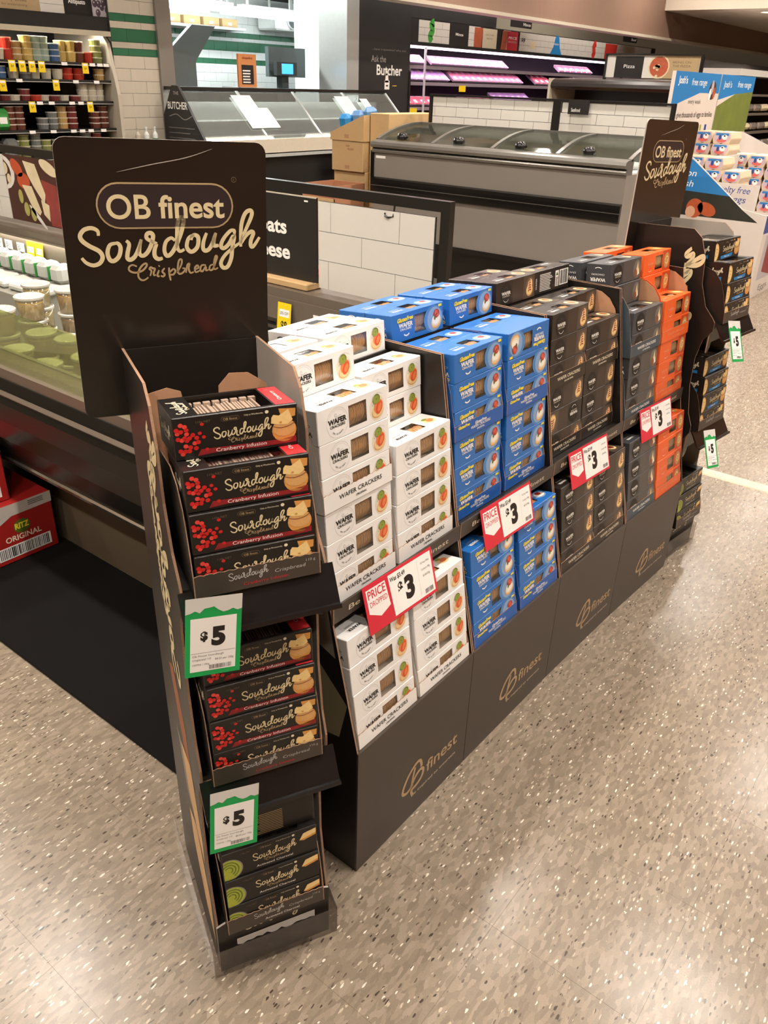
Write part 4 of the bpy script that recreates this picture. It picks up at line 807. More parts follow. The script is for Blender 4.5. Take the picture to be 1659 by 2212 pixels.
# goods in the chiller well
mat('dip_yellow', 'e6c24e', .5, var=.12, scale=40); mat('dip_amber', 'd9a93e', .5, var=.2, scale=30); mat('dip_brown', 'a98354', .5, var=.15, scale=30); mat('dip_pale', 'd6c478', .5, var=.1, scale=40); mat('cup_lid', 'cfcabd', .25, var=.05)
def cup(fill, r=.057, hh=.088):
    b = MB(); b.lathe([(r * .84, 0), (r * .96, hh), (r * .90, hh), (r * .80, .004)], 'cup_plastic', 20, cap=True); rt = obj('dip_cup', b, link=False, smooth=True)
    f = MB(); f.lathe([(r * .78, .003), (r * .88, hh * .80), (r * .7, hh * .83)], fill, 20); l = MB(); l.lathe([(r * 1.0, hh - .006), (r * 1.03, hh - .002), (r * 1.03, hh + .004), (r * .95, hh + .007), (r * .90, hh + .003)], 'cup_lid', 24)
    return template(rt, [obj('filling', f, link=False, smooth=True), obj('lid', l, link=False)])
CUPS = {k: cup(k) for k in ('dip_yellow', 'dip_amber', 'dip_brown', 'dip_pale')}
HB = .088
def pile(x, y, zt, kinds, labs, g='dip cups in the chiller'):
    """a column of cups whose top lid stands at zt"""
    n = len(kinds)
    for k in range(n): place(CUPS[kinds[k]], T(x + .003 * (k % 2), y, zt - (n - k) * (HB + .0075)) @ RZ(40 * k), labs[k], 'dip cup', g)
col = {'dip_yellow': 'yellow', 'dip_amber': 'amber', 'dip_brown': 'brown', 'dip_pale': 'pale'}
for x, y, zt, ks, nm in ((-3.094, 1.666, .72, ['dip_pale', 'dip_pale', 'dip_yellow'], 'beside the amber stack'), (-3.018, 1.80, .74, ['dip_pale', 'dip_brown', 'dip_amber'], 'nearest the dark header card'), (-3.02, 1.50, .71, ['dip_pale', 'dip_pale', 'dip_yellow'], 'at the left edge of the picture'), (-2.93, 1.60, .62, ['dip_pale', 'dip_yellow'], 'half behind the green glass'), (-2.78, 1.63, .62, ['dip_pale', 'dip_yellow'], 'with a white label behind the glass'), (-2.86, 1.46, .60, ['dip_pale', 'dip_pale'], 'close to the front glass, left'), (-2.66, 1.45, .59, ['dip_pale', 'dip_pale'], 'close to the front glass, middle'), (-2.60, 1.58, .60, ['dip_pale', 'dip_pale'], 'close to the front glass, right'), (-3.27, 1.80, .72, ['dip_pale', 'dip_pale', 'dip_pale'], 'behind the amber stack')):
    base = zt - len(ks) * (HB + .0075)
    pile(x, y, zt, ks, [f"{['bottom', 'middle', 'top'][k + (3 - len(ks)) * (k > 0)]} {col[q]} dip cup of the stack {nm}" for k, q in enumerate(ks)])
    if base > .43: bb = MB(); bb.box((x - .06, y - .06, .421), (x + .06, y + .06, base), 'case_well'); obj('stock_riser', bb, label=f'grey riser under the dip stack {nm}', cat='riser')
mat('pack_white', 'b9bab4', .35, var=.05); mat('pack_green', '3f9a4a', .4); mat('pack_red', 'd23a30', .4, var=.1); mat('pack_cheese', 'e3c07e', .45, var=.12); mat('pack_blue', '5a86b8', .4)
rz = MB(); rz.box((-4.6, 1.87, .421), (-3.5, 2.30, .60), 'case_well'); obj('stock_riser', rz, label='long grey riser under the white cheese packs', cat='riser')
for k in range(7):
    x = -4.36 + k * .115; b = MB(); b.bevbox((-.045, -.05, 0), (.045, .05, .085), .018, 'pack_white'); o = obj('cheese_tub', b, M=T(x, 2.17, .601), label=f"{['leftmost', 'second', 'third', 'fourth', 'fifth', 'sixth', 'last'][k]} white cheese tub in the back row of the chiller", cat='cheese tub', group='white cheese tubs'); b = MB(); b.box((-.0495, -.051, .01), (-.046, .051, .075), 'pack_green'); b.lines = None; obj('green_label', b, o)
for k in range(6):
    x = -4.2 + k * .135; b = MB(); b.bevbox((-.06, -.075, 0), (.06, .075, .028), .008, 'pack_white'); obj('cheese_pack', b, M=T(x, 1.985, .601) @ RZ(12 * (k % 3) - 10), label=f"{['leftmost', 'second', 'third', 'fourth', 'fifth', 'last'][k]} flat white cheese pack lying in the chiller", cat='cheese pack', group='flat cheese packs')
for nm, mm, M, s, lab in (('cheese_wedge', 'pack_cheese', T(-2.36, 1.43, .421) @ RZ(20), (.11, .07, .10), 'yellow cheese wedge pack behind the chiller glass'), ('snack_pack', 'pack_red', T(-2.18, 1.42, .421) @ RZ(-8), (.13, .09, .09), 'shiny red snack pack behind the chiller glass'), ('cheese_pack', 'pack_blue', T(-2.33, 1.56, .421) @ RZ(10), (.10, .06, .07), 'blue and white cheese pack behind the yellow wedge')):
    b = MB(); b.bevbox((-s[0] / 2, -s[1] / 2, 0), (s[0] / 2, s[1] / 2, s[2]), .012, mm); o = obj(nm, b, M=M, label=lab, cat='pack'); b = MB(); b.box((-s[0] * .25, -s[1] / 2 - .0006, s[2] * .3), (s[0] * .25, -s[1] / 2, s[2] * .7), 'paper'); obj('label_patch', b, o)
for k in range(4):
    b = MB(); b.bevbox((-.13, -.09, 0), (.13, .09, .05), .015, 'pack_red' if k % 2 == 0 else 'pic_red'); obj('frozen_pack', b, M=T(-2.9 + .27 * k, 3.05, .621) @ RZ(9 * k), label=f"{['leftmost', 'second', 'third', 'rightmost'][k]} red pack in the far well of the chiller", cat='pack', group='red packs in the far well')
# kraft box on the ledge under the black board
b = MB(); b.bevbox((-2.62, 2.33, .771), (-2.20, 2.42, .798), .004, 'carton_kraft'); obj('cardboard_tray', b, label='shallow kraft tray on the ledge under the black board', cat='tray')
# thin black floor sheet and red cartons at the left
b = MB(); b.bevbox((-5.0, .828, 0.0005), (-1.235, 1.295, .008), .003, 'black_sheet'); obj('floor_sheet', b, label='thin black sheet on the floor along the chiller kick panel', cat='mat')
mat('carton_red', 'a3211d', .45, var=.06); mat('carton_white', 'c9bfb6', .45)
def red_carton(M, lab):
    W, Dp, H = .42, .40, .215; b = MB(); b.bevbox((-Dp, 0, 0), (0, W, H), .003, 'carton_red'); r = obj('snack_carton', b, M=M, label=lab, cat='carton', group='red cartons')
    a = Art(); a.poly([(.42, .215), (.42, .175), (.27, .172), (.15, .115), (0, .11), (0, .215)], 'carton_white', 1).ell(.30, .125, .030, .026, 'leaf_dark', 2).text('RITZ', .30, .118, .020, 'yellow_ink', 3, width=.050, bold=.04).text('ORIGINAL', .30, .078, .020, 'cream_ink', 2, width=.13, bold=.02).rect(.20, .018, .395, .064, 'paper', 2).bars(.206, .022, .389, .060, 30, 'ink', 3).lines(.335, .190, .395, .210, 3, 'ink_soft', 2, .5)
    A = MB(); a.into(A, lambda u, v, hh: (hh, u, v)); obj('printed_text', A, r)
red_carton(T(-2.432, .838, .0085) @ RZ(0), 'lower red and white snack carton on the black sheet')
red_carton(T(-2.475, .715, .2240) @ RZ(-1), 'upper red and white snack carton at the left edge')

# ------------------------------------------------------------------ chest freezer behind
mat('fz_grey', '8f8880', .45, .2, var=.04, scale=6); mat('fz_rail', '7d7a74', .3, .5, var=.05); mat('fz_black', '151312', .22); mat('fz_inside', 'e4e6e4', .5, var=.1, scale=6); mat('ice_pack', 'd3d6d4', .4, var=.1, scale=5)
FX0, FX1 = -4.60, -2.36
fz = empty('chest_freezer', 'long grey chest freezer with curved glass lids in the background', 'freezer')
b = MB(); b.box((FX0, 5.76, 0), (FX1, 6.72, .30), 'fz_black'); obj('base_plinth', b, fz)
b = MB(); b.box((FX0, 5.70, .30), (FX1, 6.75, .335), 'fz_black'); obj('lower_trim', b, fz)
b = MB(); b.box((FX0, 5.71, .335), (FX1, 6.75, .985), 'fz_grey'); obj('body', b, fz)
b = MB(); b.prism([(5.71, .672), (5.685, .682), (5.683, .71), (5.683, .765), (5.685, .79), (5.71, .80)], 'yz', FX0, FX1, 'fz_black'); b.box((FX0, 5.6815, .735), (FX1, 5.684, .739), 'fz_rail'); obj('bumper', b, fz)
b = MB(); b.prism([(5.71, .985), (5.69, .99), (5.685, 1.005), (5.69, 1.015), (5.705, 1.022), (5.675, 1.03), (5.668, 1.05), (5.675, 1.07), (5.70, 1.08), (5.76, 1.085), (5.80, 1.08), (5.80, .985)], 'yz', FX0, FX1, 'fz_rail'); obj('front_rail', b, fz)
b = MB(); b.box((FX0 - .02, 5.70, .62), (FX0 + .012, 5.74, 1.0), 'fz_black'); obj('corner_bumper', b, fz)
b = MB(); b.box((FX0 + .03, 5.7085, .945), (FX0 + .13, 5.7095, .965), 'paper'); obj('rating_label', b, fz)
def lidz(y): t = min(1.0, (y - 5.76) / .62); return 1.08 + .115 * (1 - (1 - t) ** 2.2)
ys = [5.76 + .62 * k / 7 for k in range(8)]
for i in range(4):
    xa, xb = FX0 + .02 + i * .555, FX0 + .02 + (i + 1) * .555 - .03; b = MB()
    vs_ = [(x, y, lidz(y)) for y in ys for x in (xa, xb)] + [(x, y, lidz(y) - .006) for y in ys for x in (xa, xb)]
    b.add(vs_, [(2 * k, 2 * k + 1, 2 * k + 3, 2 * k + 2) for k in range(7)] + [(16 + 2 * k, 18 + 2 * k, 19 + 2 * k, 17 + 2 * k) for k in range(7)], 'lid_glass'); ld = obj('glass_lid', b, fz)
    b = MB(); b.lathe([(.045, 0), (.048, .02), (.036, .045), (.015, .052)], 'fz_black', 14, T=T((xa + xb) / 2 - .05, 5.80, lidz(5.80) - .002)); obj('knob', b, ld, smooth=True)
    b = MB(); b.prism([(y, lidz(y) + .008) for y in ys] + [(y, lidz(y) - .012) for y in ys[::-1]], 'yz', xb, xb + .03, 'fz_rail'); obj('lid_bar', b, fz)
b = MB(); b.prism([(y, lidz(y) + .012) for y in ys] + [(y, lidz(y) - .08) for y in ys[::-1]], 'yz', FX0 - .012, FX0 + .02, 'fz_rail'); obj('end_bar', b, fz)
b = MB(); b.box((FX0, 6.36, .985), (FX1, 6.46, 1.205), 'fz_rail'); obj('spine', b, fz)
b = MB(); b.box((FX0 + .03, 5.80, .984), (FX1 - .03, 6.36, .99), 'fz_inside'); obj('liner', b, fz)
b = MB(); b.box((FX0, 6.46, .985), (FX1, 6.75, 1.19), 'fz_grey'); obj('rear_lid', b, fz)
for i in range(10):
    b = MB(); b.bevbox((-.10, -.09, 0), (.10, .09, .05), .02, 'ice_pack' if i % 4 != 2 else 'dip_yellow'); obj('frozen_bag', b, M=T(FX0 + .18 + i * .205, 6.02 + .12 * (i % 2), .992) @ RZ(17 * i), label=f"{['leftmost', 'second', 'third', 'fourth', 'fifth', 'sixth', 'seventh', 'eighth', 'ninth', 'rightmost'][i]} frozen bag under the freezer glass", cat='frozen bag', group='bags in the freezer')
tiled('tile_sign', 'white tiled sign behind the freezer, left of the dark post', -4.50, -3.335, 6.40, 1.182, 1.410, 3, .222, (.112, .024, .142))
tiled('tile_sign', 'white tiled sign behind the freezer, right of the dark post', -3.27, -2.385, 6.40, 1.182, 1.410, 3, .222, (.20, .09, .01))
ff = empty('sign_gantry', 'dark steel sign frame standing along the freezer spine', 'sign stand')
b = MB(); b.box((-4.53, 6.385, 1.412), (-2.36, 6.425, 1.428), 'frame_black'); obj('top_rail', b, ff)
for xa, w in ((-4.53, .025), (-3.335, .06), (-2.385, .025)): b = MB(); b.box((xa, 6.385, 1.205), (xa + w, 6.425, 1.413), 'frame_black'); obj('post', b, ff)
b = MB(); b.box((-3.195, 6.37, 1.327), (-3.02, 6.376, 1.43), 'sign_black'); o = obj('aisle_sign', b, label='small black seafood sign clipped over the tiled sign', cat='sign'); a = Art(); a.text('Seafood', -3.13, 1.345, .026, 'white_ink', 2, width=.075); A = MB(); a.into(A, lambda u, v, hh: (u, 6.37 - hh, v)); obj('printed_text', A, o)
for k in range(4):
    b = MB(); b.bevbox((-.09, -.05, 0), (.09, .05, .07), .012, ['pack_red', 'pic_red', 'price_yellow', 'pack_red', 'orange_card', 'pack_red'][k]); obj('snack_pack', b, M=T(-3.1 + k * .20, 6.55, 1.1905) @ RZ(5 * k), label=f"{['leftmost', 'second', 'third', 'rightmost'][k]} bright pack on top behind the tiled freezer sign", cat='pack', group='packs behind the freezer sign')

# kraft cartons stacked by the freezer
def kcarton(lab, a, b_, slope=False, flap=False):
    b = MB()
    if slope: b.prism([(a[0], a[2]), (b_[0], a[2]), (b_[0], b_[2]), (a[0], a[2] + (b_[2] - a[2]) * .28)], 'xz', a[1], b_[1], 'carton_kraft')
    elif flap:
        b.box(a, (b_[0], a[1] + .006, b_[2] - .10), 'carton_kraft'); b.box((a[0], a[1], a[2]), (a[0] + .006, b_[1], b_[2]), 'carton_inside'); b.box((b_[0] - .006, a[1], a[2]), (b_[0], b_[1], b_[2]), 'carton_inside'); b.box((a[0], b_[1] - .006, a[2]), b_, 'carton_inside'); b.box(a, (b_[0], b_[1], a[2] + .01), 'carton_kraft')
    else: b.bevbox(a, b_, .004, 'carton_kraft')
    r = obj('shipping_carton', b, label=lab, cat='carton', group='kraft cartons by the freezer'); A = MB(); A.box(((a[0] + b_[0]) / 2 - .025, a[1] - .0006, a[2] + .02), ((a[0] + b_[0]) / 2 + .025, a[1], b_[2] - .02) if False else ((a[0] + b_[0]) / 2 + .025, a[1], a[2] + .05), 'kraft'); obj('tape_strip', A, r); return r
kcarton('bottom kraft carton under the stack beside the freezer', (-5.25, 5.95, .001), (-4.88, 6.35, .79))
kc = kcarton('middle kraft carton with red stamp beside the freezer', (-5.25, 5.92, .791), (-4.885, 6.32, 1.04)); a = Art(); a.text('KEEP', -5.06, .99, .016, 'berry_dark', 1, width=.04).text('FROZEN', -5.03, .965, .016, 'berry_dark', 1, width=.07); A = MB(); a.into(A, lambda u, v, hh: (u, 5.92 - hh, v)); obj('printed_text', A, kc)
kcarton('top kraft carton with slanted cut side and blue bags inside', (-5.26, 5.91, 1.041), (-4.875, 6.31, 1.25), slope=True)
kcarton('tall kraft carton behind the sloped one, beside the freezer', (-4.865, 5.99, .001), (-4.66, 6.75, 1.268))
kcarton('open empty kraft carton with brown inside near the freezer corner', (-5.15, 5.42, .001), (-4.78, 5.82, .72), flap=True)
for k in range(3):
    b = MB(); b.bevbox((-.06, -.05, 0), (.06, .05, .12), .03, 'pack_blue' if k else 'band_blue'); obj('snack_bag', b, M=T(-5.16 + .09 * k, 6.02 + .06 * k, 1.13 + .03 * k) @ RX(10) @ RZ(20 * k), label=f"{['nearest', 'middle', 'farthest'][k]} blue snack bag sticking out of the sloped carton", cat='snack bag', group='blue snack bags')
# ------------------------------------------------------------------ left wall: dip multideck
mat('deck_black', '161514', .45, var=.1); mat('deck_bar', 'c8bfa8', .4, var=.04); mat('deck_tan', 'b09770', .5, var=.05); mat('steel', '97928b', .35, .55, var=.08, scale=5, stretch=(1, 1, .1)); mat('steel_pale', 'c6c9c6', .3, .4, var=.05)
WXF = -6.40
dk = empty('multideck_chiller', 'tall black open chiller full of dips at the upper left', 'chiller')
Y0, Y1 = 2.0, 4.50
b = MB(); b.box((-7.22, Y0, 0), (-7.16, Y1, 1.86), 'deck_black'); obj('back_panel', b, dk)
b = MB(); b.box((-7.22, Y0, 0), (WXF, Y1, .62), 'deck_black'); obj('base', b, dk)
b = MB(); b.prism([(-7.2, .6), (-6.35, .6), (-6.35, 1.35), (-6.42, 1.72), (-6.50, 1.80), (-7.2, 1.86)], 'xz', Y1, Y1 + .03, 'pale_trim'); obj('end_frame', b, dk)
b = MB(); b.box((-7.22, Y0, 1.80), (-6.42, Y1 + .03, 1.86), 'deck_black'); obj('canopy', b, dk)
b = MB(); b.box((-6.44, Y0, 1.765), (-6.38, Y1 + .02, 1.80), 'deck_bar'); obj('light_bar', b, dk)
DZ = [1.575, 1.452, 1.300, 1.098, .90]
for z in DZ:
    b = MB(); b.box((-7.16, Y0, z - .02), (-6.42, Y1, z), 'deck_black'); b.box((-6.424, Y0, z - .022), (-6.415, Y1, z - .017), 'steel_pale'); sh = obj('shelf', b, dk)
tub = {}
for nm, c, l in (('brown', '6d3a2c', 'd9cdbf'), ('tan', 'c9a468', 'e0d2b4'), ('wine', '7a3230', 'd8c6c0'), ('olive', '8a8f52', 'd5d3b0'), ('cream', 'd6cdb8', 'e6e2d6'), ('red', 'c23a28', 'd96a52'), ('gold', 'd6b76a', 'e3cf92'), ('mint', 'a9bfae', 'd5ddd2'), ('grey', '777a78', 'c8c8c2'), ('blue', '4b6f9c', 'd6dde4')):
    mat('tub_' + nm, c, .4, var=.12, scale=60); mat('tublid_' + nm, l, .4, var=.05)
    b = MB(); b.lathe([(.040, 0), (.044, .030), (.044, .033)], 'tub_' + nm, 14); r = obj('dip_tub', b, link=False); b = MB(); b.lathe([(.0465, .033), (.0465, .040), (.043, .041)], 'tublid_' + nm, 14); tub[nm] = template(r, [obj('lid', b, link=False)])
    b = MB(); b.lathe([(.036, 0), (.044, .060), (.044, .064)], 'tub_' + nm, 14); r = obj('dip_pot', b, link=False); b = MB(); b.lathe([(.046, .064), (.046, .072), (.042, .073)], 'tublid_' + nm, 14); tub[nm + '_t'] = template(r, [obj('lid', b, link=False)])
CN = ['first', 'second', 'third', 'fourth', 'fifth', 'sixth', 'seventh', 'eighth', 'ninth', 'tenth', 'eleventh', 'twelfth', 'thirteenth', 'fourteenth']; SHN = ['top', 'second', 'third', 'fourth', 'bottom']
rows = {0: [('cream_t', 1, 0), ('red_t', 2, 0), ('tan', 3, 1), ('gold', 4, 1), ('mint', 4, 1), ('mint', 4, 1), ('blue', 3, 1), ('gold_t', 2, 0), ('gold_t', 2, 0), ('brown_t', 2, 0), ('red_t', 1, 0), ('olive', 4, 1)],
        1: [('blue', 2, 1), ('cream_t', 1, 0), ('grey', 2, 1), ('cream_t', 1, 0), ('cream_t', 1, 0), ('cream_t', 1, 0), ('red', 2, 1), ('red', 2, 1), None, ('tan', 2, 1)],
        2: [('wine', 1, 1), ('cream', 1, 1), ('wine', 2, 1), ('red', 1, 1), ('cream', 1, 1), ('wine', 1, 1), ('cream', 1, 1), ('wine', 1, 1), ('cream', 3, 1), ('cream', 3, 1), ('cream', 3, 1)],
        3: [('brown', 4, 1), ('brown', 4, 1), None, ('grey', 2, 1), ('grey', 3, 1), ('tan', 4, 1), ('wine', 4, 1), None, ('brown', 3, 1), ('brown', 4, 1)],
        4: [('olive', 3, 1), ('olive', 4, 1), ('grey', 4, 1), ('olive', 3, 1), ('grey', 3, 1), ('brown', 3, 1), ('grey', 3, 1), ('grey', 4, 1), ('wine', 4, 1), ('olive', 3, 1)]}
for s, cols in rows.items():
    n = len(cols)
    for k, q in enumerate(cols):
        if not q: continue
        nm, cnt, low = q; y = 3.60 + (4.44 - 3.60) * k / (n - 1) + random.uniform(-.008, .008); x = -6.50 - random.uniform(0, .03); st = .0415 if low else .0735; cn = nm.split('_')[0]
        mx = [.170, .115, .13, .185, .185][s]; cnt = max(1, min(cnt, int(mx / st)))
        for j in range(cnt):
            lv = '' if cnt == 1 else f", {['bottom', 'second', 'third', 'fourth'][j]} in its stack"
            place(tub[nm], T(x, y, DZ[s] + .0003 + j * st) @ RZ(30 * j), f"{cn} dip {'tub' if low else 'pot'} on the {SHN[s]} chiller shelf, {CN[k]} from left{lv}", 'dip tub', 'dips in the multideck')
def ytick(y, x, z, lab): 
    b = MB(); b.box((x, y, z - .075), (x + .002, y + .055, z), 'price_yellow'); o = obj('price_ticket', b, label=lab, cat='price ticket', group='yellow dip tickets'); a = Art(); a.text('$4', .028, -.046, .016, 'ink', 1, width=.022).rect(.006, -.020, .049, -.006, 'paper', 1); A = MB(); a.into(A, lambda u, v, hh: (x + .002 + hh, y + u, z + v)); obj('printed_text', A, o)
k = 0
for z, ysx in ((1.572, (3.62, 3.70, 3.78, 3.86, 4.24)), (1.449, (3.96,)), (1.297, (3.73, 4.24)), (1.44, (3.52,))):
    for y in ysx: k += 1; ytick(y, -6.412, z, f'yellow dip ticket on the multideck, {CN[k - 1]} in reading order')
k = 0
for z, ysx in ((1.572, (4.06, 4.31, 4.38, 4.44)), (1.449, (3.66, 4.14, 4.33)), (1.297, (3.80, 3.90, 4.08, 4.16)), (1.095, (3.70, 3.88, 4.06, 4.14, 4.22, 4.34))):
    for y in ysx: k += 1; b = MB(); b.box((-6.412, y, z - .022), (-6.410, y + .05, z), 'paper'); obj('shelf_ticket', b, label='small white shelf ticket on the dip multideck', cat='shelf ticket', group='white multideck tickets')
# packs at the left end
for nm, mm, y, z, hh, lab in (('snack_bag', 'pack_blue', 3.50, 1.453, .12, 'blue snack bag at the left of the dip chiller'), ('snack_bag', 'pack_green', 3.52, 1.099, .15, 'green pack on the fourth shelf of the dip chiller'), ('snack_bag', 'tub_red', 3.52, 1.576, .17, 'red pack on the top shelf of the dip chiller'), ('snack_bag', 'tub_grey', 3.56, .901, .14, 'grey pack on the bottom shelf of the dip chiller')):
    b = MB(); b.bevbox((-.05, -.06, 0), (.05, .06, hh), .025, mm); o = obj(nm, b, M=T(-6.49, y, z + .0004), label=lab, cat='pack'); b = MB(); b.box((.0502, -.03, hh * .3), (.0508, .03, hh * .6), 'paper'); obj('label_patch', b, o)
# signs above the multideck
b = MB(); b.box((-6.46, Y0, 1.86), (-6.42, Y1 + .16, 1.90), 'deck_black'); b.box((-6.46, Y0, 1.9), (-6.45, Y1 + .16, 2.5), 'deck_black'); obj('header_board', b, dk)
sg = empty('header_sign', 'row of tan, tiled and black antipasto panels over the dip chiller', 'sign')
b = MB(); b.box((-6.447, 3.55, 1.885), (-6.437, 3.96, 2.4), 'deck_tan'); obj('tan_panel', b, sg); a = Art(); a.text('tasty bites', 3.76, 1.955, .02, 'gold_dark', 1, width=.2).text('for entertaining', 3.76, 1.925, .014, 'gold_dark', 1, width=.2); A = MB(); a.into(A, lambda u, v, hh: (-6.437 + hh, u, v)); obj('printed_text', A, sg)
for i in range(5): b = MB(); b.box((-6.447, 3.962, 1.887 + i * .07), (-6.436, 4.165, 1.955 + i * .07), 'tile_face'); obj('tile', b, sg)
a = Art(); a.text('Antipasto', 4.29, 1.975, .030, 'white_ink', 1, width=.15, bold=.02); A = MB(); a.into(A, lambda u, v, hh: (-6.449 + hh, u, v)); obj('printed_text', A, sg)
mat('olive_bg', 'b5aeb4', .5, var=.06); mat('olive_dark', '4c3f4b', .4, var=.2, scale=40); b = MB(); b.box((-6.447, 4.42, 1.885), (-6.437, 4.645, 2.4), 'olive_bg'); obj('olive_panel', b, sg); a = Art(); r_ = random.Random(5)
for i in range(24): u, v = r_.uniform(4.44, 4.62), r_.uniform(1.90, 2.3); a.ell(u, v, .022, .026, 'olive_dark', 1 + i % 2, n=12).ell(u - .006, v + .008, .006, .007, 'olive_bg', 3, n=8)
A = MB(); a.into(A, lambda u, v, hh: (-6.437 + hh, u, v)); obj('printed_picture', A, sg)

# ------------------------------------------------------------------ tiled pier, steel jambs, butcher room
mat('pier_tile', 'c9bfae', .3, var=.05, scale=5, stretch=(1, 6, 1)); mat('green_tile', '2f6b4c', .3, var=.12, scale=10); mat('room_tile', 'dfe3e0', .3, var=.03); mat('room_white', 'e6eae8', .6)
def wall_tiles(parent, plane_x, y0, y1, bands, tw, thick=.006, gap=.0025, sgn=1):
    cache = {}; rows_ = 0
    for (z0, z1, m_) in bands:
        rows_ += 1; y = y0 - (tw / 2 if rows_ % 2 else 0)
        while y < y1 - .001:
            a_, c_ = max(y, y0), min(y + tw, y1); key = (round(c_ - a_, 4), round(z1 - z0, 4), m_)
            if c_ - a_ > .012:
                if key not in cache: q = MB(); q.box((0, gap / 2, gap / 2), (thick, c_ - a_ - gap / 2, z1 - z0 - gap / 2), m_); cache[key] = q.mesh('tile')
                obj('tile', cache[key], parent, M=T(plane_x, a_, z0))
            y += tw
b = MB(); b.box((-6.75, 4.54, 0), (-6.41, 4.985, CEIL), 'grout'); pier = obj('wall_pier', b, kind='structure')
bands = [(.90 + .092 * i, .992 + .092 * i, 'pier_tile') for i in range(8)] + [(1.636, 1.69, 'green_tile'), (1.69, 1.735, 'pier_tile'), (1.735, 1.83, 'green_tile'), (1.83, 1.88, 'pier_tile'), (1.88, 1.935, 'green_tile'), (1.935, 2.03, 'pier_tile'), (2.03, 2.12, 'pier_tile')]
wall_tiles(pier, -6.41, 4.54, 4.985, bands, .30)
b = MB(); b.box((-6.75, 4.985, 0), (-6.38, 5.135, CEIL), 'steel'); obj('trim_4', b, kind='structure')
b = MB(); b.box((-6.80, 7.46, 0), (-6.40, 7.66, CEIL), 'steel_pale'); obj('trim_5', b, kind='structure')
b = MB(); b.box((-6.75, 5.135, 0), (-6.42, 7.46, .90), 'black_wall'); obj('wall_below_window', b, kind='structure')
b = MB(); b.box((-6.75, 5.135, 2.55), (-6.42, 7.46, CEIL), 'steel'); obj('wall_above_window', b, kind='structure')
b = MB(); b.box((-9.2, 4.6, 0), (-9.0, 12.6, 2.75), 'grout'); bw = obj('wall_back_room', b, kind='structure')
bands = [(1.35 + .10 * i, 1.45 + .10 * i, 'room_tile') for i in range(3)] + [(1.65, 1.71, 'green_tile'), (1.71, 1.80, 'room_tile'), (1.80, 1.91, 'green_tile'), (1.91, 1.95, 'room_tile'), (1.95, 2.01, 'green_tile'), (2.01, 2.11, 'room_tile'), (2.11, 2.21, 'room_tile'), (2.21, 2.31, 'room_tile'), (2.31, 2.41, 'room_tile')]
wall_tiles(bw, -9.0, 6.9, 10.6, bands, .20)
b = MB(); b.box((-9.2, 4.6, 2.60), (-6.80, 12.6, 2.70), 'room_white'); obj('ceiling_back_room', b, kind='structure')
b = MB(); b.box((-9.2, 4.6, 0), (-6.80, 4.7, 2.6), 'room_white'); obj('wall_back_room_side', b, kind='structure')
b = MB(); b.box((-9.2, 12.5, 0), (-7.35, 12.6, 2.6), 'room_white'); obj('wall_back_room_end', b, kind='structure')
b = MB(); b.box((-7.8, 8.12, 0), (-7.36, 12.5, 2.6), 'room_white'); obj('wall_back_room_front', b, kind='structure')
mat('tube_glow', 'f4fbff', .4, emit=9)
for i, (y, x) in enumerate(((6.35, -8.0), (6.35, -8.35), (7.45, -8.0), (7.45, -8.35), (8.55, -8.0), (8.55, -8.35), (9.6, -8.0))):
    r = empty('tube_light', f"fluorescent tube light in the butcher room, {CN[i]} from left", 'light', group='butcher room tubes'); b = MB(); b.box((x - .05, y, 2.20), (x + .05, y + .95, 2.24), 'room_white'); b.box((x - .01, y + .1, 2.24), (x + .01, y + .12, 2.60), 'steel_pale'); b.box((x - .01, y + .8, 2.24), (x + .01, y + .82, 2.60), 'steel_pale'); obj('batten', b, r); b = MB(); b.tube([(x, y + .02, 2.175), (x, y + .93, 2.175)], .024, 'tube_glow', 10); obj('tube', b, r)
ev = empty('cooling_unit', 'white ceiling cooling unit with round fans in the butcher room', 'cooling unit'); mat('fan_dark', '3a4344', .5)
b = MB(); b.bevbox((-8.95, 8.62, 2.06), (-8.60, 10.05, 2.31), .02, 'room_white'); obj('housing', b, ev)
for i in range(3):
    y = 8.92 + i * .42; b = MB(); b.lathe([(.11, 0), (.11, .02), (.095, .025), (.095, 0)], 'steel_pale', 18, T=T(-8.60, y, 2.185) @ RY(90)); b.lathe([(.095, .004), (.02, .010)], 'fan_dark', 18, T=T(-8.60, y, 2.185) @ RY(90)); obj('fan', b, ev)
b = MB(); b.box((-9.0, 6.9, 2.02), (-8.72, 8.2, 2.05), 'steel_pale'); hs = obj('wall_shelf', b, label='pale wall shelf high in the butcher room', cat='shelf')
for i in range(4): b = MB(); b.bevbox((-8.96, 6.95 + i * .3, 2.0505), (-8.76, 7.20 + i * .3, 2.14), .004, 'carton_kraft'); o = obj('storage_carton', b, label=f"{['leftmost', 'second', 'third', 'rightmost'][i]} kraft box on the butcher room shelf", cat='carton', group='boxes on the butcher shelf'); b = MB(); b.box((-8.7598, 7.04 + i * .3, 2.07), (-8.7592, 7.10 + i * .3, 2.10), 'paper'); obj('label_patch', b, o)
for i in range(6):
    b = MB(); b.bevbox((-8.93, 10.25, .9 + i * .165), (-8.70, 10.52, 1.06 + i * .165), .004, 'carton_kraft'); o = obj('storage_carton', b, label=f"{CN[i]} kraft box from the bottom of the tall stack by the steel jamb", cat='carton', group='tall stack of boxes in the butcher room'); b = MB(); b.box((-8.6998, 10.36, .99 + i * .165), (-8.699, 10.43, 1.02 + i * .165), 'fan_dark'); obj('hand_hole', b, o)
b = MB(); b.box((-8.93, 10.25, 0), (-8.70, 10.52, .899), 'steel_pale'); obj('storage_bench', b, label='pale bench under the tall stack of boxes', cat='bench')
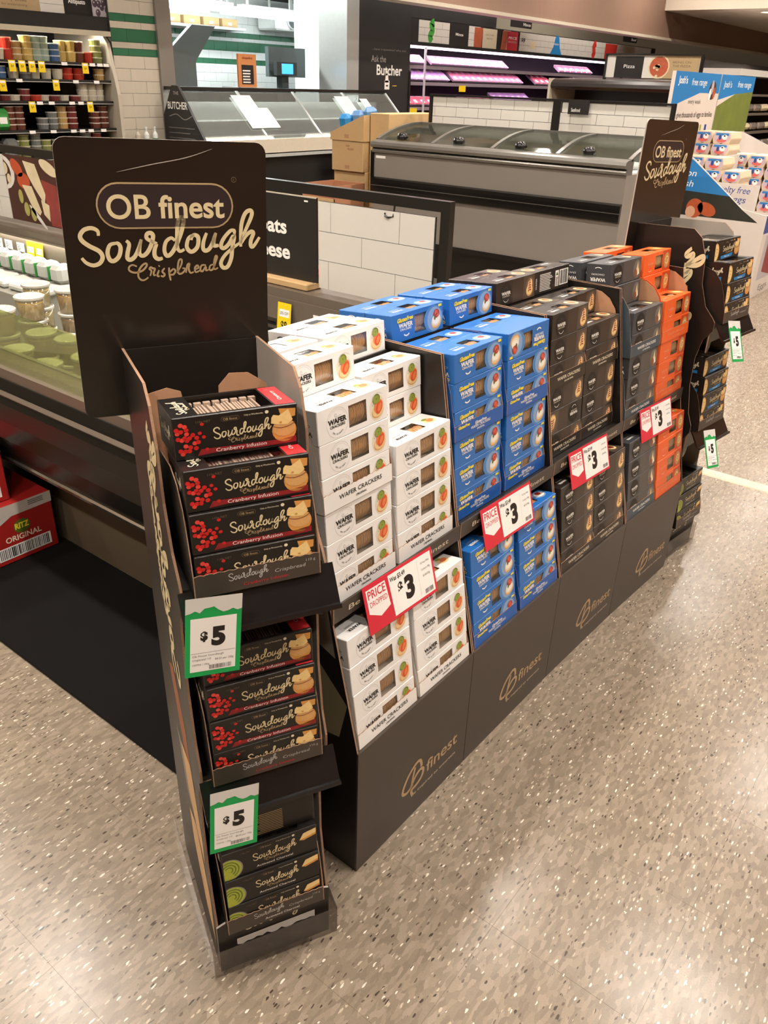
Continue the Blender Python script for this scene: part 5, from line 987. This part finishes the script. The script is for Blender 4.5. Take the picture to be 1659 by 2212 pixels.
# steel door with sloped hood, scale, sign on counter
mat('blue_grey', '6f7c80', .4, .3, var=.06); mat('screen_glow', '3f9df0', .3, emit=1.6)
b = MB(); b.box((-7.05, 5.14, 0), (-6.85, 5.26, 1.95), 'blue_grey'); b.box((-7.05, 5.26, 1.30), (-7.0, 5.9, 1.72), 'blue_grey'); obj('slicer_cabinet', b, label='blue-grey steel cabinet just inside the butcher window', cat='cabinet')
b = MB(); b.prism([(5.62, 1.62), (6.05, 1.95), (6.35, 1.95), (5.95, 1.50), (5.62, 1.50)], 'yz', -7.25, -7.2, 'blue_grey'); b.box((-7.25, 5.62, 0), (-7.2, 5.7, 1.5), 'blue_grey'); obj('steel_hood', b, label='sloping blue-grey steel hood behind the counter', cat='hood')
scl = empty('counter_scale', 'upright counter scale with bright blue screen on the butcher counter', 'scale', T(0, 0, 0))
b = MB(); b.box((-6.98, 6.98, 0), (-6.90, 7.08, 1.62), 'fan_dark'); obj('column', b, scl); b = MB(); b.box((-7.02, 6.86, 1.52), (-6.97, 7.42, 1.80), 'blue_grey'); obj('backplate', b, scl)
b = MB(); b.box((-6.90, 6.86, 1.535), (-6.85, 7.16, 1.66), 'fan_dark'); hd = obj('display_head', b, scl); b = MB(); b.box((-6.851, 6.93, 1.55), (-6.847, 7.10, 1.645), 'screen_glow'); obj('screen', b, hd)
os_ = empty('counter_sign', 'orange cardboard sign with black panel standing on the butcher counter', 'sign'); mat('sign_orange', 'd58a52', .5, var=.06); b = MB(); b.box((-6.42, 5.90, 1.425), (-6.40, 6.13, 1.70), 'sign_orange'); obj('board', b, os_); b = MB(); b.box((-6.40, 5.94, 1.45), (-6.397, 6.09, 1.61), 'sign_black'); obj('black_panel', b, os_); a = Art(); a.lines(5.95, 1.46, 6.05, 1.58, 5, 'white_ink', 1, .5).text('thanks', 6.015, 1.66, .02, 'berry_dark', 1, width=.13); A = MB(); a.into(A, lambda u, v, hh: (-6.397 + hh, u, v)); obj('printed_text', A, os_)
b = MB(); b.box((-6.62, 5.88, 1.40), (-6.36, 6.20, 1.4245), 'steel_pale'); obj('sign_ledge', b, label='pale ledge under the orange counter sign', cat='ledge')

# ------------------------------------------------------------------ butcher's glass counter
ct = empty('butcher_counter', 'long glass butcher counter with pale metal front edge', 'counter'); glassy('counter_glass', 'eef2f0', .10, .03, .10, 'cfd6d4'); mat('counter_steel', 'a9a8a2', .35, .3, var=.1, scale=4)
CY0, CY1 = 5.0, 7.98
b = MB(); b.box((-6.40, CY0, .15), (-5.92, CY1, .86), 'deck_black'); obj('base', b, ct)
b = MB(); b.box((-6.40, CY0, 0), (-6.0, CY1, .15), 'board_brown'); obj('plinth', b, ct)
b = MB(); b.box((-6.40, CY0, .895), (-5.86, CY1, 1.01), 'pale_trim'); obj('front_edge', b, ct)
b = MB(); b.box((-5.90, CY0, .86), (-5.84, CY1, .885), 'steel_pale'); obj('bumper', b, ct)
b = MB(); b.box((-6.40, CY0, 1.01), (-6.0, CY1, 1.03), 'counter_steel'); b.box((-6.40, CY0, 1.13), (-6.15, CY1, 1.15), 'counter_steel'); b.box((-6.405, CY0, 1.01), (-6.395, CY1, 1.30), 'counter_steel'); obj('deck', b, ct)
b = MB(); b.box((-6.42, CY0, 1.395), (-6.27, CY1, 1.42), 'frame_black'); obj('top_bar', b, ct)
n = 4; L = (CY1 - CY0) / n
for i in range(n):
    b = MB(); b.prism([(-5.875, 1.012), (-5.868, 1.012), (-6.283, 1.395), (-6.29, 1.395)], 'xz', CY0 + i * L + .012, CY0 + (i + 1) * L - .012, 'counter_glass'); obj('glass_pane', b, ct)
    b = MB(); b.prism([(-5.880, 1.010), (-5.862, 1.010), (-6.275, 1.397), (-6.295, 1.397)], 'xz', CY0 + (i + 1) * L - .012, CY0 + (i + 1) * L + .012, 'steel_pale'); obj('glazing_bar', b, ct)
for k, (y, w, hh) in enumerate(((5.62, .24, .26), (5.86, .12, .16), (7.05, .22, .26), (7.42, .12, .12))):
    b = MB(); b.prism([(-5.860 - .36 * .0, 1.10), (-5.858, 1.10), (-5.858 - hh * 1.08, 1.10 + hh), (-5.860 - hh * 1.08, 1.10 + hh)], 'xz', y, y + w, 'paper', T=T(-.085 if k != 3 else -.2, 0, 0 if k != 3 else .12)); obj('paper_notice', b, label=f"{['leftmost large', 'small second', 'large third', 'rightmost small'][k]} white paper notice on the butcher counter glass", cat='notice', group='notices on the counter glass')
b = MB(); b.prism([(-5.86, .70), (-5.86, 1.02), (-6.16, 1.43), (-6.24, 1.43), (-6.375, 1.20), (-6.375, .70)], 'xz', CY0 - .03, CY0 - .005, 'black_wall'); cb = obj('chalk_end_panel', b, ct, label='black chalkboard end panel with white lettering'); a = Art(); a.text('THE', -6.19, 1.36, .025, 'ink_faint', 1, width=.07).text('BUTCHER', -6.18, 1.25, .055, 'white_ink', 1, width=.26, bold=.02); a.stroke([(-6.3, 1.19), (-6.2, 1.21), (-6.1, 1.17), (-6.0, 1.20)], .006, 'ink_mid', 1); a.lines(-6.32, .98, -5.95, 1.14, 4, 'ink_soft', 1, .15); A = MB(); a.into(A, lambda u, v, hh: (u, CY0 - .03 - hh, v)); obj('chalk_lettering', A, cb)
b = MB(); b.box((-5.80, 6.60, 0), (-5.72, 6.80, .84), 'steel'); obj('steel_post', b, label='brushed steel post in front of the butcher counter', cat='post')

# ------------------------------------------------------------------ black chalk wall and meat case
b = MB(); b.box((-6.75, 7.66, 0), (-6.41, 8.60, CEIL), 'black_wall'); b.box((-6.75, 8.60, 2.17), (-6.47, 10.55, CEIL), 'black_wall'); wb = obj('wall_chalk', b, kind='structure')
a = Art(); a.text('...have a question? why not', 8.21, 1.815, .020, 'ink_mid', 1, width=.62).text('Ask the', 8.02, 1.70, .065, 'ink_faint', 1, width=.26).text('Butcher', 8.22, 1.575, .10, 'white_ink', 1, width=.47, bold=.02).poly([(8.16, 1.62), (8.19, 1.62), (8.21, 1.50), (8.14, 1.50)], 'white_ink', 1).rect(8.135, 1.43, 8.225, 1.52, 'white_ink', 1).rect(8.16, 1.46, 8.20, 1.475, 'ink', 2).rect(8.28, 1.465, 8.36, 1.472, 'price_yellow', 1)
A = MB(); a.into(A, lambda u, v, hh: (-6.41 + hh, u, v)); obj('chalk_lettering', A, wb)
mc = empty('meat_case', 'long open meat case glowing pink along the back wall', 'chiller'); mat('case_purple', '3a2f40', .5, var=.2, scale=4); mat('led_pink', 'ffd9f2', .4, emit=5); mat('case_rail', 'a79aa6', .35, .4)
MY0, MY1 = 8.62, 15.6
b = MB(); b.box((-7.2, MY0, 0), (-7.12, MY1, 1.95), 'case_purple'); obj('back_panel', b, mc)
b = MB(); b.box((-7.2, MY0, 1.895), (-6.43, MY1, 1.925), 'deck_black'); obj('canopy', b, mc)
b = MB(); b.prism([(-7.2, 0), (-6.40, 0), (-6.40, 1.62), (-6.47, 1.78), (-6.44, 1.925), (-7.2, 1.925)], 'xz', MY0 - .03, MY0, 'deck_black'); obj('end_panel', b, mc)
b = MB(); b.box((-7.2, MY0, 0), (-6.40, MY1, .55), 'deck_black'); obj('base', b, mc)
for i in range(6): b = MB(); b.box((-6.49, MY0 + .05 + i * 1.15, 1.868), (-6.45, MY0 + 1.17 + i * 1.15, 1.893), 'led_pink'); obj('light_strip', b, mc)
MZ = [1.690, 1.515, 1.245, 1.02]
for z in MZ:
    b = MB(); b.box((-7.12, MY0, z - .018), (-6.46, MY1, z), 'case_purple'); b.box((-6.46, MY0, z - .035), (-6.452, MY1, z + .004), 'case_rail'); obj('shelf', b, mc)
b = MB(); b.tube([(-6.42, 8.92, .55), (-6.42, 8.92, 1.88)], .014, 'steel_pale', 8); obj('glass_post', b, mc)
mat('meat_pink', 'dd93a2', .35, var=.25, scale=30); mat('meat_red', 'c4626a', .35, var=.25, scale=30); mat('meat_lilac', 'cbb2e0', .35, var=.2, scale=30); mat('meat_tray', 'd9cdd6', .4)
MT = {}
for nm in ('meat_pink', 'meat_red', 'meat_lilac'):
    b = MB(); b.add([(-.08, -.062, 0), (.08, -.062, 0), (.08, .062, 0), (-.08, .062, 0), (-.092, -.072, .03), (.092, -.072, .03), (.092, .072, .03), (-.092, .072, .03)], [(3, 2, 1, 0), (0, 1, 5, 4), (1, 2, 6, 5), (2, 3, 7, 6), (3, 0, 4, 7)], 'meat_tray'); r = obj('meat_tray', b, link=False)
    f = MB(); f.bevbox((-.084, -.064, .004), (.084, .064, .036), .012, nm); g = MB(); g.box((-.05, -.05, .0362), (.01, .0, .0368), 'paper'); MT[nm] = template(r, [obj('meat', f, link=False), obj('label_patch', g, link=False)])
cnt = 0
def meats(z, y0, y1, step, lev, name, shelf):
    y = y0; k = 0
    while y < y1:
        for j in range(lev):
            place(MT[name], T(-6.56 - .085 * j, y, z + .050 + j * .055) @ RY(36) @ RZ(90), f"{name.split('_')[1]} meat tray, {shelf} shelf, {'front' if j == 0 else 'raised' if j == 1 else 'rear'} row, {CN[k] if k < 14 else 'late'} along", 'meat tray', 'meat trays')
        y += step; k += 1
meats(MZ[0], 8.80, 9.1, .15, 1, 'meat_lilac', 'top'); meats(MZ[0], 9.25, 10.9, .165, 1, 'meat_pink', 'top'); meats(MZ[0], 12.6, 13.6, .19, 1, 'meat_red', 'top')
meats(MZ[1], 8.78, 9.62, .14, 2, 'meat_lilac', 'second'); meats(MZ[1], 9.75, 11.35, .145, 2, 'meat_pink', 'second'); meats(MZ[1], 11.9, 12.3, .16, 2, 'meat_red', 'second'); meats(MZ[1], 12.6, 13.9, .18, 1, 'meat_pink', 'second right')
meats(MZ[2], 8.76, 9.5, .15, 1, 'meat_red', 'third'); meats(MZ[2], 10.0, 10.6, .2, 1, 'meat_pink', 'third'); meats(MZ[2], 10.9, 11.9, .17, 2, 'meat_lilac', 'third')
meats(MZ[3], 8.76, 9.6, .16, 1, 'meat_pink', 'fourth')
for i, (y, z) in enumerate(((9.73, 1.49), (8.68, 1.235))): b = MB(); b.box((-6.449, y, z - .07), (-6.446, y + .15, z), 'price_yellow'); obj('price_ticket', b, label=f"yellow ticket on the {['second', 'third'][i]} shelf of the meat case", cat='price ticket', group='meat case tickets')
# sign boards above the meat case
hsn = empty('header_sign', 'long row of tiled and food picture panels over the meat case', 'sign'); mat('pic_green', '3f9a3d', .5, var=.2, scale=20); mat('pic_food', 'b0573a', .5, var=.3, scale=30); mat('pic_card', 'c9bda4', .5)
b = MB(); b.box((-6.46, MY0, 1.925), (-6.45, 16, 2.165), 'sign_black'); obj('backing', b, hsn)
cache = {}
for (ya, yb) in ((8.80, 9.44), (9.87, 10.14), (10.72, 10.9), (11.15, 15.8)):
    for r_i in range(3):
        y = ya - (.12 if r_i % 2 else 0)
        while y < yb - .01:
            a_, c_ = max(y, ya), min(y + .24, yb); key = round(c_ - a_, 3)
            if c_ - a_ > .02:
                if key not in cache: q = MB(); q.box((0, .0015, .0015), (.004, c_ - a_ - .0015, .0735), 'tile_face'); cache[key] = q.mesh('tile')
                obj('tile', cache[key], hsn, M=T(-6.45, a_, 1.932 + .075 * r_i))
            y += .24
a = Art(); a.stroke([(9.07, 1.945), (9.03, 2.0), (9.08, 2.06), (9.05, 2.12), (9.11, 2.145)], .085, 'pic_green', 3, k=4).text('Mince', 9.66, 2.035, .030, 'white_ink', 1, width=.17, bold=.02).poly([(10.0, 1.93), (10.18, 1.93), (10.20, 2.15), (10.0, 2.15)], 'pic_food', 3).poly([(10.20, 1.93), (10.55, 1.93), (10.55, 2.15), (10.20, 2.15)], 'pic_card', 3).text('DISCOVER', 10.37, 2.07, .02, 'gold_dark', 4, width=.2).text('MINCE', 10.37, 2.03, .02, 'gold_dark', 4, width=.14).poly([(10.66, 1.93), (10.80, 1.93), (10.83, 2.15), (10.69, 2.15)], 'pic_food', 3).poly([(10.82, 1.93), (11.10, 1.93), (11.10, 2.15), (10.82, 2.15)], 'price_red', 3).text('PRICE', 10.96, 2.06, .03, 'paper', 4, width=.22, bold=.02).text('DROPPED', 10.96, 2.02, .02, 'paper', 4, width=.22).text('$9', 11.25, 2.04, .05, 'ink', 3, width=.1, bold=.03).poly([(11.45, 1.98), (11.60, 1.98), (11.60, 2.06), (11.45, 2.06)], 'pic_pale', 3)
a.poly([(12.05, 1.93), (12.42, 1.93), (12.34, 2.02), (12.30, 2.14), (12.24, 2.18), (12.18, 2.14), (12.14, 2.02)], 'band_blue', 3).text('FRESH', 12.23, 2.05, .02, 'white_ink', 4, width=.14).stroke([(13.45, 1.94), (13.52, 2.0), (13.47, 2.08), (13.55, 2.14)], .1, 'pack_red', 3, k=3).rect(13.9, 1.93, 14.35, 2.15, 'pack_red', 3).rect(14.6, 1.94, 15.1, 2.15, 'pic_card', 3)
A = MB(); a.into(A, lambda u, v, hh: (-6.45 + .004 + hh, u, v)); obj('printed_picture', A, hsn)
for i, (y, t, lab) in enumerate(((10.62, 'Mince', 'black hanging mince sign with white word above the meat case'), (14.2, 'Beef', 'red-topped hanging beef sign above the meat case'))):
    b = MB(); b.box((-6.3, y, 2.19), (-6.29, y + .55, 2.34), 'sign_black'); b.box((-6.302, y, 2.33), (-6.288, y + .55, 2.345), 'pale_trim' if i == 0 else 'pack_red'); b.box((-6.296, y + .05, 2.34), (-6.294, y + .06, CEIL), 'frame_black'); o = obj('hanging_sign', b, label=lab, cat='sign'); a = Art(); a.text(t, y + .42, 2.215, .035, 'white_ink', 1, width=.2, bold=.02); A = MB(); a.into(A, lambda u, v, hh: (-6.29 + hh, u, v)); obj('printed_text', A, o)

# ------------------------------------------------------------------ second chiller row with canopy, pizza sign
mat('canopy_black', '211c1a', .35); mat('canopy_warm', '5b4339', .45)
cc = empty('canopy_chiller', 'black chiller with rounded overhead canopy behind the tiled sign', 'chiller')
b = MB(); b.prism([(9.55, 1.60), (9.50, 1.585), (9.46, 1.555), (9.45, 1.52), (9.47, 1.50), (9.62, 1.50), (10.2, 1.56), (10.2, 1.62)], 'yz', -5.0, -3.0, 'canopy_black'); obj('canopy', b, cc)
b = MB(); b.box((-4.98, 9.56, 1.488), (-3.0, 9.62, 1.50), 'canopy_warm'); obj('light_cover', b, cc)
b = MB(); b.box((-5.03, 9.45, .0), (-5.0, 10.2, 1.60), 'pale_trim'); obj('end_frame', b, cc)
b = MB(); b.box((-5.0, 10.1, 0), (-3.0, 10.2, 1.60), 'canopy_black'); obj('back_panel', b, cc)
b = MB(); b.box((-5.0, 9.3, 0), (-3.0, 10.1, 1.0), 'case_black'); obj('base', b, cc)
for k in range(6): b = MB(); b.bevbox((-.12, -.08, 0), (.12, .08, .30), .02, ['pack_red', 'price_yellow', 'pic_red', 'orange_card'][k % 4]); obj('snack_pack', b, M=T(-4.7 + k * .27, 9.55, 1.0005) @ RX(-8), label=f"{CN[k]} bright pack from left under the black canopy", cat='pack', group='packs under the canopy')
pz = empty('pizza_sign', 'framed pizza sign with pizza picture above the black canopy', 'sign')
b = MB(); b.box((-4.46, 9.72, 1.625), (-3.40, 9.73, 1.845), 'tile_face'); obj('tile_panel', b, pz)
b = MB(); b.box((-4.48, 9.70, 1.845), (-3.38, 9.75, 1.86), 'frame_black'); b.box((-4.48, 9.70, 1.60), (-4.462, 9.75, 1.845), 'frame_black'); b.box((-3.398, 9.70, 1.60), (-3.38, 9.75, 1.845), 'frame_black'); obj('frame', b, pz)
a = Art(); a.rect(-4.36, 1.625, -4.03, 1.835, 'sign_black', 1).text('Pizza', -4.19, 1.72, .035, 'white_ink', 2, width=.13).rect(-3.80, 1.625, -3.41, 1.845, 'deck_tan', 1).ell(-3.85, 1.735, .12, .115, 'pic_pale', 2).ell(-3.85, 1.735, .105, .10, 'pic_food', 3).text('BRING ON', -3.60, 1.77, .022, 'gold_dark', 2, width=.2).text('THE PIZZA', -3.60, 1.735, .022, 'gold_dark', 2, width=.2); r_ = random.Random(2)
for i in range(16): q = r_.uniform(0, 6.28); rr = r_.uniform(0, .09); a.ell(-3.85 + rr * math.cos(q), 1.735 + rr * math.sin(q), .016, .014, 'pic_pale' if i % 2 else 'pic_red', 4, n=8)
A = MB(); a.into(A, lambda u, v, hh: (u, 9.72 - hh, v)); obj('printed_picture', A, pz)
b = MB(); b.box((-4.40, 9.99, 1.62), (-4.38, 10.01, 1.845), 'frame_black'); obj('sign_post', b, pz); b = MB(); b.box((-3.48, 9.99, 1.62), (-3.46, 10.01, 1.845), 'frame_black'); obj('sign_post', b, pz)

# ------------------------------------------------------------------ egg bin on the right
mat('egg_blue', '2f7fc1', .4, var=.05); mat('egg_navy', '2b4a92', .4, var=.08); mat('egg_grass', '6f7a34', .5, var=.3, scale=8); mat('egg_dark', '2a2a22', .5, var=.3, scale=8); mat('skin_print', 'd9a88a', .5); mat('hair_print', 'b8552e', .5, var=.2); mat('egg_paper', 'd6cbc2', .5, var=.03); mat('pulp', 'd8c3a6', .8, var=.06, scale=60, bump=.3); mat('pulp_dark', '8a7256', .85, var=.1, scale=60); mat('egg_label', 'c9b4c2', .45); mat('egg_pink', 'd8685f', .45); mat('silver', 'b9aca2', .25, .6, var=.2, scale=9)
eb = empty('egg_bin', 'large blue and white cardboard egg bin with poster boards', 'display bin')
EX0, EX1, EY0, EY1 = -2.78, -1.75, 7.13, 9.3
b = MB(); b.prism([(EX0, 0), (EX1, 0), (EX1, .66), (-1.94, .69), (-2.40, 1.03), (EX0, 1.20)], 'xz', EY0, EY0 + .012, 'egg_paper'); sd = obj('side_panel', b, eb)
a = Art(); a.poly([(-2.76, .80), (-2.06, .775), (-2.40, 1.02), (-2.76, 1.18)], 'egg_blue', 1).poly([(-2.76, .60), (-1.80, .60), (-1.94, .685), (-2.06, .775), (-2.76, .80)], 'egg_dark', 1).ell(-2.32, .66, .07, .075, 'hair_print', 2).ell(-2.35, .63, .04, .045, 'skin_print', 3).ell(-2.22, .66, .08, .05, 'hair_print', 2, rot=-20).text('on', -2.40, .90, .05, 'white_ink', 2, width=.08, slant=.2).text('fresh', -2.45, .82, .05, 'white_ink', 2, width=.16, slant=.2)
A = MB(); a.into(A, lambda u, v, hh: (u, EY0 - hh, v)); obj('printed_picture', A, sd)
b = MB(); b.box((EX1, EY0, 0), (EX1 + .012, EY1, .66), 'egg_paper'); fp_ = obj('front_panel', b, eb); a = Art(); a.rect(EY0, .52, EY1, .66, 'egg_navy', 1).text('free range', 7.75, .56, .06, 'white_ink', 2, width=.7, slant=.2).poly([(7.25, .14), (9.4, .10), (9.4, .50), (7.25, .50)], 'olive_bg', 1).poly([(7.35, .2), (7.6, .15), (7.55, .45), (7.35, .5)], 'pic_meat', 2).poly([(7.9, .15), (8.3, .12), (8.2, .5), (7.95, .5)], 'egg_grass', 2).text('Eggs', 7.5, .04, .05, 'ink_soft', 2, width=.25); A = MB(); a.into(A, lambda u, v, hh: (EX1 + .012 + hh, u, v)); obj('printed_picture', A, fp_)
b = MB(); b.box((EX0, EY0 + .012, 0), (EX1, EY1, .50), 'egg_paper'); obj('base', b, eb)
b = MB(); b.prism([(EX0, 0), (EX1, 0), (EX1, .70), (-1.94, .73), (-2.40, 1.05), (EX0, 1.20)], 'xz', EY1, EY1 + .012, 'egg_paper', None, 'egg_navy'); obj('side_panel', b, eb)
b = MB(); b.prism([(EX0, .5), (-2.0, .5), (-2.05, .72), (-2.45, 1.05), (EX0, 1.18)], 'xz', 8.42, 8.432, 'egg_paper', None, 'egg_navy'); obj('divider', b, eb)
for i, (ya, yb) in enumerate(((6.94, 8.02), (8.04, 9.02))):
    b = MB(); b.box((-2.63, ya, 1.17), (-2.60, yb, 1.648), 'egg_paper'); b.box((-2.78, ya + .2, .5), (-2.63, yb - .2, 1.3), 'egg_paper') if i else None; pb_ = obj('poster_board', b, eb); a = Art()
    if i == 0: a.poly([(ya, 1.40), (ya, 1.648), (yb, 1.648), (yb, 1.50), (7.55, 1.50)], 'egg_blue', 1).text('free range', 7.50, 1.555, .05, 'white_ink', 2, width=.36, slant=.15).text("Josh's", 7.12, 1.565, .05, 'white_ink', 2, width=.20, bold=.02).text('every week', 7.46, 1.42, .035, 'ink', 2, width=.30).text('we give thousands of eggs to families', 7.48, 1.32, .040, 'ink', 2, width=.95, bold=.015).ell(7.85, 1.52, .09, .07, 'pic_dark', 3).ell(7.84, 1.545, .03, .055, 'olive_bg', 4).ell(7.80, 1.49, .028, .045, 'paper', 4).ell(7.90, 1.50, .028, .045, 'pic_red', 4).rect(7.70, 1.21, 7.74, 1.26, 'leaf', 2).rect(7.82, 1.20, 7.87, 1.26, 'egg_navy', 2)
    else: a.poly([(ya, 1.45), (ya, 1.648), (yb, 1.648), (yb, 1.52), (8.5, 1.50)], 'egg_blue', 1).poly([(ya, 1.18), (yb, 1.18), (yb, 1.52), (8.5, 1.50), (ya, 1.40)], 'egg_grass', 1).text('free range', 8.72, 1.555, .05, 'white_ink', 2, width=.40, slant=.15).text("Josh's", 8.24, 1.55, .05, 'white_ink', 2, width=.22)
    A = MB(); a.into(A, lambda u, v, hh: (-2.60 + hh, u, v)); obj('printed_picture', A, pb_)
b = MB(); b.box((-2.36, 7.27, .50), (-1.88, 7.28, .86), 'egg_paper'); inn = obj('inner_sign', b, eb); a = Art(); a.text('cruelty free', -2.10, .79, .05, 'egg_navy', 1, width=.30, slant=.2).text('eggs', -2.04, .72, .05, 'egg_navy', 1, width=.14, slant=.2).rect(-2.35, .51, -1.89, .66, 'egg_blue', 1); A = MB(); a.into(A, lambda u, v, hh: (u, 7.27 - hh, v)); obj('printed_text', A, inn)
# egg cartons, labelled ends to the near side
def eggc():
    L_ = .30; W_ = .150; Hh = .088; b = MB()
    b.prism([(-W_ / 2, .034), (-W_ * .43, 0), (-.012, 0), (0, .016), (.012, 0), (W_ * .43, 0), (W_ / 2, .034), (W_ / 2, .042), (W_ * .42, Hh), (-W_ * .42, Hh), (-W_ / 2, .042)], 'xz', 0, L_, 'pulp', 'pulp', 'pulp'); r = obj('egg_carton', b, link=False)
    c = MB(); pts = [(-.062, .084), (.062, .084), (.070, .046)] + [(.070 * math.cos(q), .046 + .042 * math.sin(q)) for q in [-PI * k / 10 for k in range(1, 10)]] + [(-.070, .046)]; c.prism(pts, 'xz', -.0022, -.0006, 'egg_label'); a = Art(); a.ell(0, .026, .040, .018, 'egg_pink', 1).poly([(-.056, .062), (.056, .062), (.052, .080), (-.052, .080)], 'egg_blue', 1).ell(.022, .050, .022, .020, 'paper', 2).ell(-.016, .048, .012, .020, 'egg_navy', 2).ell(.020, .060, .008, .006, 'ink', 3); a.into(c, lambda u, v, hh: (u, -.0022 - hh, v)); return template(r, [obj('end_label', c, link=False)])
EGG = eggc()
for row, (y, x0, n, lv0, lv1, nm) in enumerate(((7.62, -2.68, 3, 4, 8, 'back left terrace'), (7.30, -2.60, 4, 2, 6, 'near left terrace'), (7.96, -2.29, 4, 1, 6, 'right terrace'), (8.30, -2.27, 4, 1, 5, 'rear right terrace'))):
    for c in range(n):
        for lv in range(lv0 if row else 6, lv1):
            if row == 1 and x0 + .157 * c > -2.2 and lv > 4: continue
            place(EGG, T(x0 + .157 * c, y, .501 + lv * .0895), f"egg carton, {nm}, {CN[c]} from left, {CN[lv]} layer up", 'egg carton', 'egg cartons')
for (xa, xb, ya, yb, zt) in ((-2.77, -2.28, 7.62, 7.93, .501 + 6 * .0895), (-2.69, -2.05, 7.30, 7.60, .501 + 2 * .0895), (-2.38, -1.78, 7.96, 8.26, .501 + .0895), (-2.36, -1.78, 8.30, 8.41, .501 + .0895)):
    b = MB(); b.box((xa, ya, .5), (xb, yb, zt - .0005), 'egg_paper'); obj('inner_riser', b, eb)
# poster boards need a foot
b = MB(); b.box((-2.78, 6.96, .5), (-2.632, 7.0, 1.2), 'egg_paper'); obj('board_foot', b, eb)
# far right deli case with silver packs
dc = empty('deli_case', 'dark deli case with silver packs at the far right edge', 'chiller')
b = MB(); b.box((-4.5, 12.6, 0), (-4.4, 17, 1.9), 'canopy_black'); obj('back_panel', b, dc)
for z in (.75, 1.0, 1.25, 1.5): b = MB(); b.box((-4.4, 12.6, z - .03), (-3.9, 17, z), 'case_grey'); obj('shelf', b, dc)
b = MB(); b.box((-4.4, 12.6, 0), (-3.9, 17, .6), 'canopy_black'); obj('base', b, dc)
b = MB(); b.box((-4.4, 12.6, 1.72), (-3.85, 17, 1.80), 'tile_face'); obj('canopy', b, dc)
for s, z in enumerate((.75, 1.0, 1.25)):
    for k in range(10): b = MB(); b.bevbox((-.16, -.17, 0), (.16, .17, .09), .03, 'silver' if (k + s) % 3 else 'pic_pale'); obj('deli_pack', b, M=T(-4.08, 12.9 + k * .4, z + .0005) @ RY(-8) @ T(0, 0, .012), label=f"silver deli pack on the {['lower', 'middle', 'upper'][s]} shelf, {CN[k]} along", cat='pack', group='silver deli packs')
# squeezed bottles on the counter left of the butcher window
for k in range(3):
    r = MB(); r.lathe([(.022, 0), (.024, .05), (.022, .10), (.008, .125), (.008, .145), (.011, .147), (.011, .16)], 'room_white' if k else 'pale_trim', 12); o = obj('spray_bottle', r, M=T(-6.30, 4.62 + k * .09, .9505), label=f"{['left', 'middle', 'right'][k]} white cleaning bottle beside the tiled pier", cat='bottle', group='cleaning bottles'); r = MB(); r.lathe([(.0245, .03), (.0245, .07)], 'green_tile', 12, cap=False); obj('label_band', r, o)
b = MB(); b.box((-6.40, 4.56, 0), (-6.18, 4.97, .95), 'steel'); obj('service_bench', b, label='narrow steel bench in front of the tiled pier', cat='bench')
